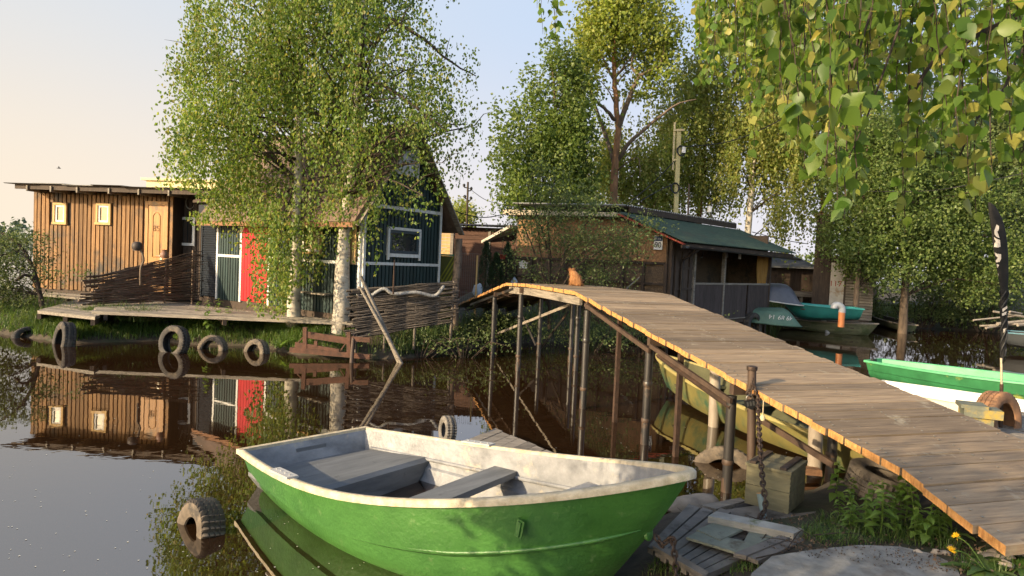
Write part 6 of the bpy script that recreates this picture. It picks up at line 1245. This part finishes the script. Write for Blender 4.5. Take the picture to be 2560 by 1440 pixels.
# slab
v = [G(x, y) for x, y in ((1880, 1425), (1930, 1390), (2030, 1374), (2150, 1362), (2250, 1366), (2330, 1384), (2390, 1412), (2404, 1450), (2500, 1560), (1800, 1560))]; zt_ = max(p.z for p in v[:8])+.008; v = [W(x, y, zt_) for x, y in ((1880, 1432), (1930, 1390), (2030, 1374), (2150, 1362), (2250, 1366), (2330, 1384), (2390, 1412), (2404, 1450), (2500, 1600), (1800, 1600))]
m = MB(); o = v[0].copy(); m.prism([p-o for p in v], (0, 0, -.05)); ob_ = tag(m.build('concrete_slab', concrete), 'worn grey concrete slab on the near bank at the bottom', 'slab'); ob_.location = o
# half buried tyre by the bridge foot
q = G(2205, 1262); tyre((q.x+.1, q.y+.18, q.z+.10), (R_(8), R_(10), 0), .26, .21, .15, SM('grey brown tread', (.2, .165, .13), (.09, .075, .06), sc=(14, 14, 14), bump=.6, rough=.9), 'grey tyre lying half buried in nettles beside the bridge foot', n=80, lugs=40)
# stones
for k in range(34):
    px = rs.uniform(2400, 2640) if k < 26 else rs.uniform(2270, 2420); py = rs.uniform(1346, 1420) if k < 26 else rs.uniform(1370, 1392); q = G(px, py); s = rs.uniform(.018, .05)*(1 if k < 26 else .6)
    lump('stone', (q.x, q.y, q.z+s*.35), (s*1.2, s, s*.75), stone, 'small pale brown stone at the foot of the bridge', 'stone', 50+k, 2, .22, 'stones at the foot of the bridge')
# ---- nettles, broad leaf plant, dandelions
def herb(name, label, n_leaf, h, size, seed, mat, group, wide=.34):
    rng = np.random.default_rng(seed); rr = random.Random(seed); t = thing(name, label, 'plant', (0, 0, 0), group=group)
    top_ = Vector((rr.uniform(-.06, .06), rr.uniform(-.05, .05), h)); MB().tube([(0, 0, -.03), top_*.5+Vector((rr.uniform(-.01, .01), 0, 0)), top_], [.004, .003, .0015], 5).build('stem', herbm, t)
    V = []; F = []; prof = [(0, 0), (.12, .6), (.32, 1.0), (.55, .8), (.78, .42)]
    for k in range(n_leaf):
        u = .25+.75*k/n_leaf; a = k*PI/2+(k//2)*1.1+rr.uniform(-.3, .3); s = size*(1.15-.55*u)*rr.uniform(.8, 1.2); d = Vector((math.cos(a), math.sin(a), rr.uniform(-.25, .45))).normalized(); sd_ = d.cross(Vector((0, 0, 1))).normalized(); nn = sd_.cross(d); p = top_*u; b0 = len(V)
        for i, tt in enumerate((0, .12, .32, .55, .78, 1)): V.append(p+d*s*tt-nn*s*.35*tt*tt)
        for sg in (1, -1):
            V.append(V[b0])
            for i in range(1, 5): V.append(V[b0+i]+sd_*sg*s*wide*prof[i][1]+nn*s*.1*prof[i][1]-d*s*.03*(i % 2))
            V.append(V[b0+5])
        for i in range(5): F += [(b0+i, b0+i+1, b0+6+i+1, b0+6+i), (b0+i+1, b0+i, b0+12+i, b0+12+i+1)]
    np_mesh('leaves', np.array([list(v) for v in V]), 4, np.array(F), mat, t); return t
HG = 'nettles beside the foot of the bridge'; nl = 'green nettle growing beside the foot of the bridge'
protos = [herb('nettle', nl, 16, .30, .085, s, herbm, HG) for s in (1, 2, 3)]
spots = [(2120, 1262), (2140, 1250), (2165, 1248), (2100, 1300), (2135, 1318), (2170, 1310), (2205, 1318), (2230, 1305), (2260, 1320), (2290, 1330), (2245, 1345), (2285, 1350), (2320, 1342), (2200, 1345), (2165, 1342), (2225, 1208), (2195, 1205), (2180, 1222), (2270, 1290), (2250, 1270), (2350, 1350), (2365, 1335), (2120, 1330), (2085, 1260), (2310, 1365)]
for k, (px, py) in enumerate(spots):
    q = G(px, py); p_ = protos[k % 3]; n_ = p_ if k < 3 else copy_thing(p_, q); n_.location = q; n_.rotation_euler = (0, 0, rs.uniform(0, 6)); s = rs.uniform(.65, 1.15); n_.scale = (s, s, s)
def rosette(name, label, q, n, L, w_, mat, seed, up=.9, flowers=0):
    rr = random.Random(seed); t = thing(name, label, 'plant', q); V = []; F = []
    for k in range(n):
        a = rr.uniform(0, 2*PI); l = L*rr.uniform(.6, 1.15); el = up*rr.uniform(.5, 1.1); d = Vector((math.cos(a), math.sin(a), 0)); sd_ = Vector((-d.y, d.x, 0)); b0 = len(V)
        for i in range(9):
            u = i/8; c = d*l*(u*math.cos(el)+.25*u*u)+Vector((0, 0, l*(math.sin(el)*u-.55*u*u))); ww = l*w_*(math.sin(PI*min(1, u*.85+.12))**.8)*(1 if i % 2 else .62); V += [c-sd_*ww+Vector((0, 0, .15*ww)), c, c+sd_*ww+Vector((0, 0, .15*ww))]
        for i in range(8):
            for j in (0, 1): F.append((b0+i*3+j, b0+i*3+j+1, b0+i*3+j+4, b0+i*3+j+3))
    np_mesh('leaves', np.array([list(v) for v in V]), 4, np.array(F), mat, t)
    for k in range(flowers):
        a = (PI-.3, PI*.72)[k % 2]; e = Vector((math.cos(a)*L*.85, math.sin(a)*.12, L*(.45+.25*k))); MB().tube(smooth_path([(0, 0, 0), e*.6+Vector((0, 0, .03)), e], 3), .003, 6).build('stalk', herbm, t)
        fp = np.array([e]*70)+RNG.normal(size=(70, 3))*np.array([.004, .004, .003]); leaves('flower', fp, .02, SM('dandelion yellow', (.75, .48, .02), (.6, .36, .01), bump=0), t, droop=-.6, wide=.15)
    return t
rosette('broadleaf_plant', 'bright lobed broadleaf plant leaning on the bridge edge', G(2310, 1335), 11, .30, .17, herbm, 4, 1.25); rosette('broadleaf_plant', 'pale broadleaf plant just left of the last bridge board', G(2372, 1345), 7, .2, .15, herbm, 6, 1.2)
rosette('dandelion', 'dandelion with yellow flower at the slab corner, bottom right', G(2470, 1432), 22, .22, .15, grassm, 7, .7, 2); rosette('dandelion', 'leafy dandelion without flowers at the bottom right corner', G(2545, 1425), 18, .2, .15, grassm, 8, .8)
for k, (px, py, n_, L, lab) in enumerate(((540, 806, 18, .34, 'leafy bright plant before the deck, right of the upright tyre'), (700, 852, 13, .42, 'long leaved dock plant at the shore left of the rusty frame'))): 
    q = G(px, py+30); q.z = max(q.z, .08); rosette('leafy_plant', lab, q, n_, L, .12 if k else .17, herbm, 20+k, 1.25)
q = G(500, 836); q.z = .2; plp = herb('young_shoot', 'young leafy shoots standing before the deck', 22, .62, .12, 31, herbm, 'young shoots before the deck', .38); plp.location = q
for px, py, s in ((520, 835, 1.1), (545, 842, 1.25), (562, 846, 1.0), (480, 838, .7), (735, 870, .6)): q = G(px, py); q.z = max(q.z, .15); copy_thing(plp, q, (0, 0, px), scale=s)
# ---- grass
def rays_many(px, py): return _f*FPX + (px[:, None]-1280)*_R - (py[:, None]-720)*_U
def W_many(px, py, z):
    d = rays_many(px, py); return CAM + d*((z-H)/d[:, 2])[:, None]
def land(n, poly_px, dens=None, zmin=.03):
    P_ = np.array(poly_px, float); out = []; got = 0
    for _ in range(60):
        px = RNG.uniform(P_[:, 0].min(), P_[:, 0].max(), 2*n); py = RNG.uniform(P_[:, 1].min(), P_[:, 1].max(), 2*n)
        ok = inpoly(px, py, P_); px, py = px[ok], py[ok]; z = np.full(len(px), .4)
        for _k in range(7): q = W_many(px, py, z); z = .5*z+.5*np.maximum(ground_z(q[:, 0], q[:, 1]), 0)
        q = W_many(px, py, z); h = ground_z(q[:, 0], q[:, 1]); ok = h > zmin; out.append(np.stack([q[ok, 0], q[ok, 1], h[ok]-.01], 1)); got += ok.sum()
        if got >= n: break
    return np.concatenate(out)[:n].tolist()
gp = land(2600, [(-40, 760), (120, 740), (230, 790), (230, 850), (150, 850), (60, 840), (-40, 830)]); gp += land(2600, [(230, 800), (420, 810), (420, 850), (170, 858)]); gp += land(7500, [(400, 805), (880, 820), (900, 895), (760, 888), (640, 868), (480, 864), (400, 850)]); gp += land(2600, [(60, 800), (420, 805), (420, 850), (170, 858), (60, 842)])
tag(blades('grass', gp, .24, .006, grassm, lean=.75), 'green shore grass before the huts and the deck', 'grass', kind='stuff')
gp = land(2300, [(900, 870), (1130, 830), (1220, 800), (1340, 820), (1480, 830), (1640, 800), (1640, 826), (1480, 850), (1340, 856), (1200, 868), (1000, 898)]); tag(blades('grass', gp, .42, .008, sedgem, lean=.7), 'darker grass on the bank beneath the footbridge', 'grass', kind='stuff')
gp = land(1500, [(1140, 690), (1300, 690), (1640, 730), (1640, 790), (1300, 800), (1140, 760)]); tag(blades('grass', gp, .35, .01, grassm, lean=.6), 'grass before the plank shed and the boathouse', 'grass', kind='stuff')
gp = land(3200, [(1930, 770), (2300, 770), (2560, 800), (2560, 832), (2400, 826), (2200, 804), (1960, 798)]); tag(blades('grass', gp, .3, .012, grassm, lean=.6), 'grass around the boats on the right shore', 'grass', kind='stuff')
gp = land(1500, [(2060, 1290), (2200, 1290), (2400, 1340), (2400, 1385), (2250, 1362), (2060, 1366), (1990, 1340)]) + land(420, [(1640, 1400), (1900, 1395), (1900, 1440), (1600, 1440)]) + land(260, [(2380, 1395), (2560, 1400), (2560, 1440), (2400, 1440)]) + land(70, [(1960, 1330), (2060, 1310), (2070, 1350), (1980, 1345)])
tag(blades('grass', gp, .085, .0028, grassm, lean=.9), 'thin grass on the near bank between slab and bridge', 'grass', kind='stuff')
rngh = np.random.default_rng(3)
q = G(350, 835); clump_sedge('grass_tussock', 'overhanging pale grass tussock at the deck edge', P(345, 800, 13.6), 420, .42, .006, .2, sedgem, lean=1.5, seed=9)
# scrub on the bank under the bridge
for k, (px, py, Y, lab) in enumerate(((1050, 840, 13.0, 'dark leafy bush under the right wattle fence'), (1480, 810, 15.0, 'dark leafy bush under the top of the footbridge'), (1250, 820, 15.0, 'dark leafy bush behind the first bridge posts'), (1600, 815, 16.0, 'dark leafy bush behind the bridge before the boathouse'), (1160, 850, 13.2, 'thin leafy bush with bare twigs over the water left of the bridge'))):
    o = P(px, py, Y); o.z = .2; t = thing('bush', lab, 'bush', o); rng = np.random.default_rng(60+k); n = (500, 1500, 1500, 1500, 420)[k]; hz_ = (.13, .3, .3, .3, .3)[k]; cen = np.stack([rng.normal(size=n//12)*.7, rng.normal(size=n//12)*.35, np.abs(rng.normal(size=n//12))*hz_+.03], 1)
    m = MB()
    for i in range(12): c = cen[i]; m.tube([(c[0]*.2, 0, -.2), c*.6+np.array([0, 0, .1]), c], [.012, .008, .003], 5)
    m.build('branches', barkdark, t); leaves('crown', clumps(cen, 12, .11, rng), .06, bushleaf, t, droop=.1, wide=.32, rng=rng)
for k, (px, py, lab) in enumerate(((2380, 800, 'brush with bare twigs at the water under the pale willow'), (2300, 800, 'low bush beside the small dark boat'), (2480, 812, 'dark bush at the water edge behind the flag'), (2130, 790, 'low leafy bush behind the orange pipe'))):
    o = G(px, py); t = thing('bush', lab, 'bush', o); rng = np.random.default_rng(80+k); n = 2600; cen = np.stack([rng.normal(size=n//13)*1.1, rng.normal(size=n//13)*.6, np.abs(rng.normal(size=n//13))*.65+.1], 1); m = MB()
    for i in range(22): c = cen[i]; m.tube([(c[0]*.3, 0, -.3), c*.6+np.array([0, 0, .2]), c], [.025, .015, .005], 5)
    m.build('branches', barkdark, t); leaves('crown', clumps(cen, 13, .16, rng), .10, bushleaf, t, droop=.1, wide=.34, rng=rng)
# ---- litter on the near bank
lp = np.array(land(1500, [(1640, 1390), (1800, 1300), (2050, 1280), (2250, 1290), (2560, 1380), (2560, 1440), (1620, 1440)])); lp[:, 2] += .022+RNG.random(len(lp))*.01
tag(leaves('leaf_litter', lp, .022, SM('dead leaves and bark', (.16, .10, .06), (.06, .042, .03), isl=.5, bump=.3), droop=0, wide=.3), 'dead leaves and bark crumbs on the near bank', 'litter', kind='stuff')
lp = np.array(land(420, [(1900, 1440), (1940, 1395), (2150, 1366), (2390, 1410), (2400, 1440)])); lp[:, 2] = zt_+.006
tag(leaves('leaf_litter', lp, .013, SM('dark crumbs', (.09, .065, .045), (.04, .03, .022), isl=.5, bump=.3), droop=0, wide=.3), 'small dark crumbs and twigs scattered on the concrete slab', 'litter', kind='stuff')
for k in range(26):
    px = rs.uniform(1690, 2120); py = rs.uniform(1300, 1435); q = G(px, py); a = rs.uniform(0, PI); l = rs.uniform(.05, .22); d = Vector((math.cos(a), math.sin(a), rs.uniform(-.03, .08)))*l
    tag(MB().tube([-d, d*.1+Vector((0, 0, .012)), d], [.004, .003, .0015], 5).build('twig', barkdark), 'thin dry twig lying on the near bank', 'twig', 'dry twigs on the near bank').location = (q.x, q.y, q.z+.035)
# ---- specks on the water
n = 420; px = RNG.uniform(0, 2000, 1600); py = RNG.uniform(880, 1430, 1600); pts = W_many(px, py, np.full(1600, .003)); pts = pts[ground_z(pts[:, 0], pts[:, 1]) < -.1][:n]; n = len(pts)
V = np.repeat(np.array(pts), 4, 0); sz = RNG.uniform(.003, .0075, n); V += np.stack([np.tile([1, 0, -1, 0], n)*np.repeat(sz, 4), np.tile([0, 1, 0, -1], n)*np.repeat(sz, 4), np.zeros(4*n)], 1)
tag(np_mesh('floating_specks', V, 4, np.arange(4*n).reshape(n, 4), flat('pale petals', (.6, .58, .5))), 'pale specks of pollen floating on the water', 'specks', kind='stuff')
# ---- cat
def skin_chain(verts, edges, radii, name, mat, parent, sub=2):
    me = bpy.data.meshes.new(name); me.from_pydata(verts, edges, []); ob_ = bpy.data.objects.new(name, me); C.objects.link(ob_)
    md = ob_.modifiers.new('skin', 'SKIN'); md.use_smooth_shade = True
    for i, r in enumerate(radii): me.skin_vertices[0].data[i].radius = (r, r) if not hasattr(r, '__len__') else r
    me.skin_vertices[0].data[0].use_root = True
    s = ob_.modifiers.new('sub', 'SUBSURF'); s.levels = sub; s.render_levels = sub
    bpy.context.view_layer.update(); ev = ob_.evaluated_get(bpy.context.evaluated_depsgraph_get()); m2 = bpy.data.meshes.new_from_object(ev); bpy.data.objects.remove(ob_); m2.materials.clear()
    m2.polygons.foreach_set('use_smooth', [True]*len(m2.polygons)); return link(name, m2, mat, parent)
q = W(1438, 714, 1.605); cat = thing('cat', 'fluffy ginger cat sitting with its back to us on the footbridge', 'cat', q, (0, 0, R_(12)))
fur = SM('ginger fur', (.36, .17, .065), (.2, .085, .03), sc=(40, 40, 14), bump=.6, rough=.95)
vs = [(0, -.02, .075), (0, .01, .13), (-.005, .05, .185), (-.02, .085, .215), (-.045, .10, .225), (-.052, .135, .215), (-.092, .095, .300), (-.008, .10, .304), (.075, -.02, .045), (.085, .06, .02), (-.07, -.02, .045), (-.075, .06, .02), (-.03, .10, .11), (-.03, .12, .01), (.03, .10, .11), (.03, .12, .01), (.06, -.09, .03), (.11, -.05, .025), (.13, .03, .022)]
es = [(0, 1), (1, 2), (2, 3), (3, 4), (4, 5), (4, 6), (4, 7), (0, 8), (8, 9), (0, 10), (10, 11), (2, 12), (12, 13), (2, 14), (14, 15), (0, 16), (16, 17), (17, 18)]
rd = [.105, .108, .085, .055, .056, .026, .012, .012, .05, .022, .05, .022, .03, .018, .03, .018, .022, .022, .016]
body = skin_chain(vs, es, rd, 'body', fur, cat, 2)
me = body.data; nv = len(me.vertices); co_ = np.empty(nv*3); me.vertices.foreach_get('co', co_); co_ = co_.reshape(-1, 3); no_ = np.array([list(v.normal) for v in me.vertices])
pick = RNG.integers(0, nv, 3800); base = co_[pick]+RNG.normal(size=(3800, 3))*.006; nr = no_[pick]; dirn = unit(nr*.55+np.array([0, 0, -.75])+RNG.normal(size=(3800, 3))*.35); side = unit(np.cross(dirn, RNG.normal(size=(3800, 3)))); ll = RNG.uniform(.012, .034, 3800)[:, None]
V = np.stack([base-side*.0016, base+side*.0016, base+dirn*ll+nr*.003], 1).reshape(-1, 3); np_mesh('fur', V, 3, np.arange(3800*3).reshape(-1, 3), fur, body)
# bird far away
q = P(147, 421, 60); b_ = MB(); b_.tube([(-.18, 0, 0), (0, 0, .03), (.16, 0, .02)], [.01, .06, .02], 6); b_.prism([(0, 0, .03), (.08, .0, .03), (.02, .42, .14), (-.05, .4, .13)], (0, 0, .012)); b_.prism([(0, 0, .03), (.08, .0, .03), (.02, -.42, .14), (-.05, -.4, .13)], (0, 0, .012)); ob_ = tag(b_.build('flying_bird', flat('grey bird', (.16, .15, .15))), 'tiny grey bird flying in the sky at the left', 'bird'); ob_.location = q; ob_.rotation_euler = (0, 0, .6)
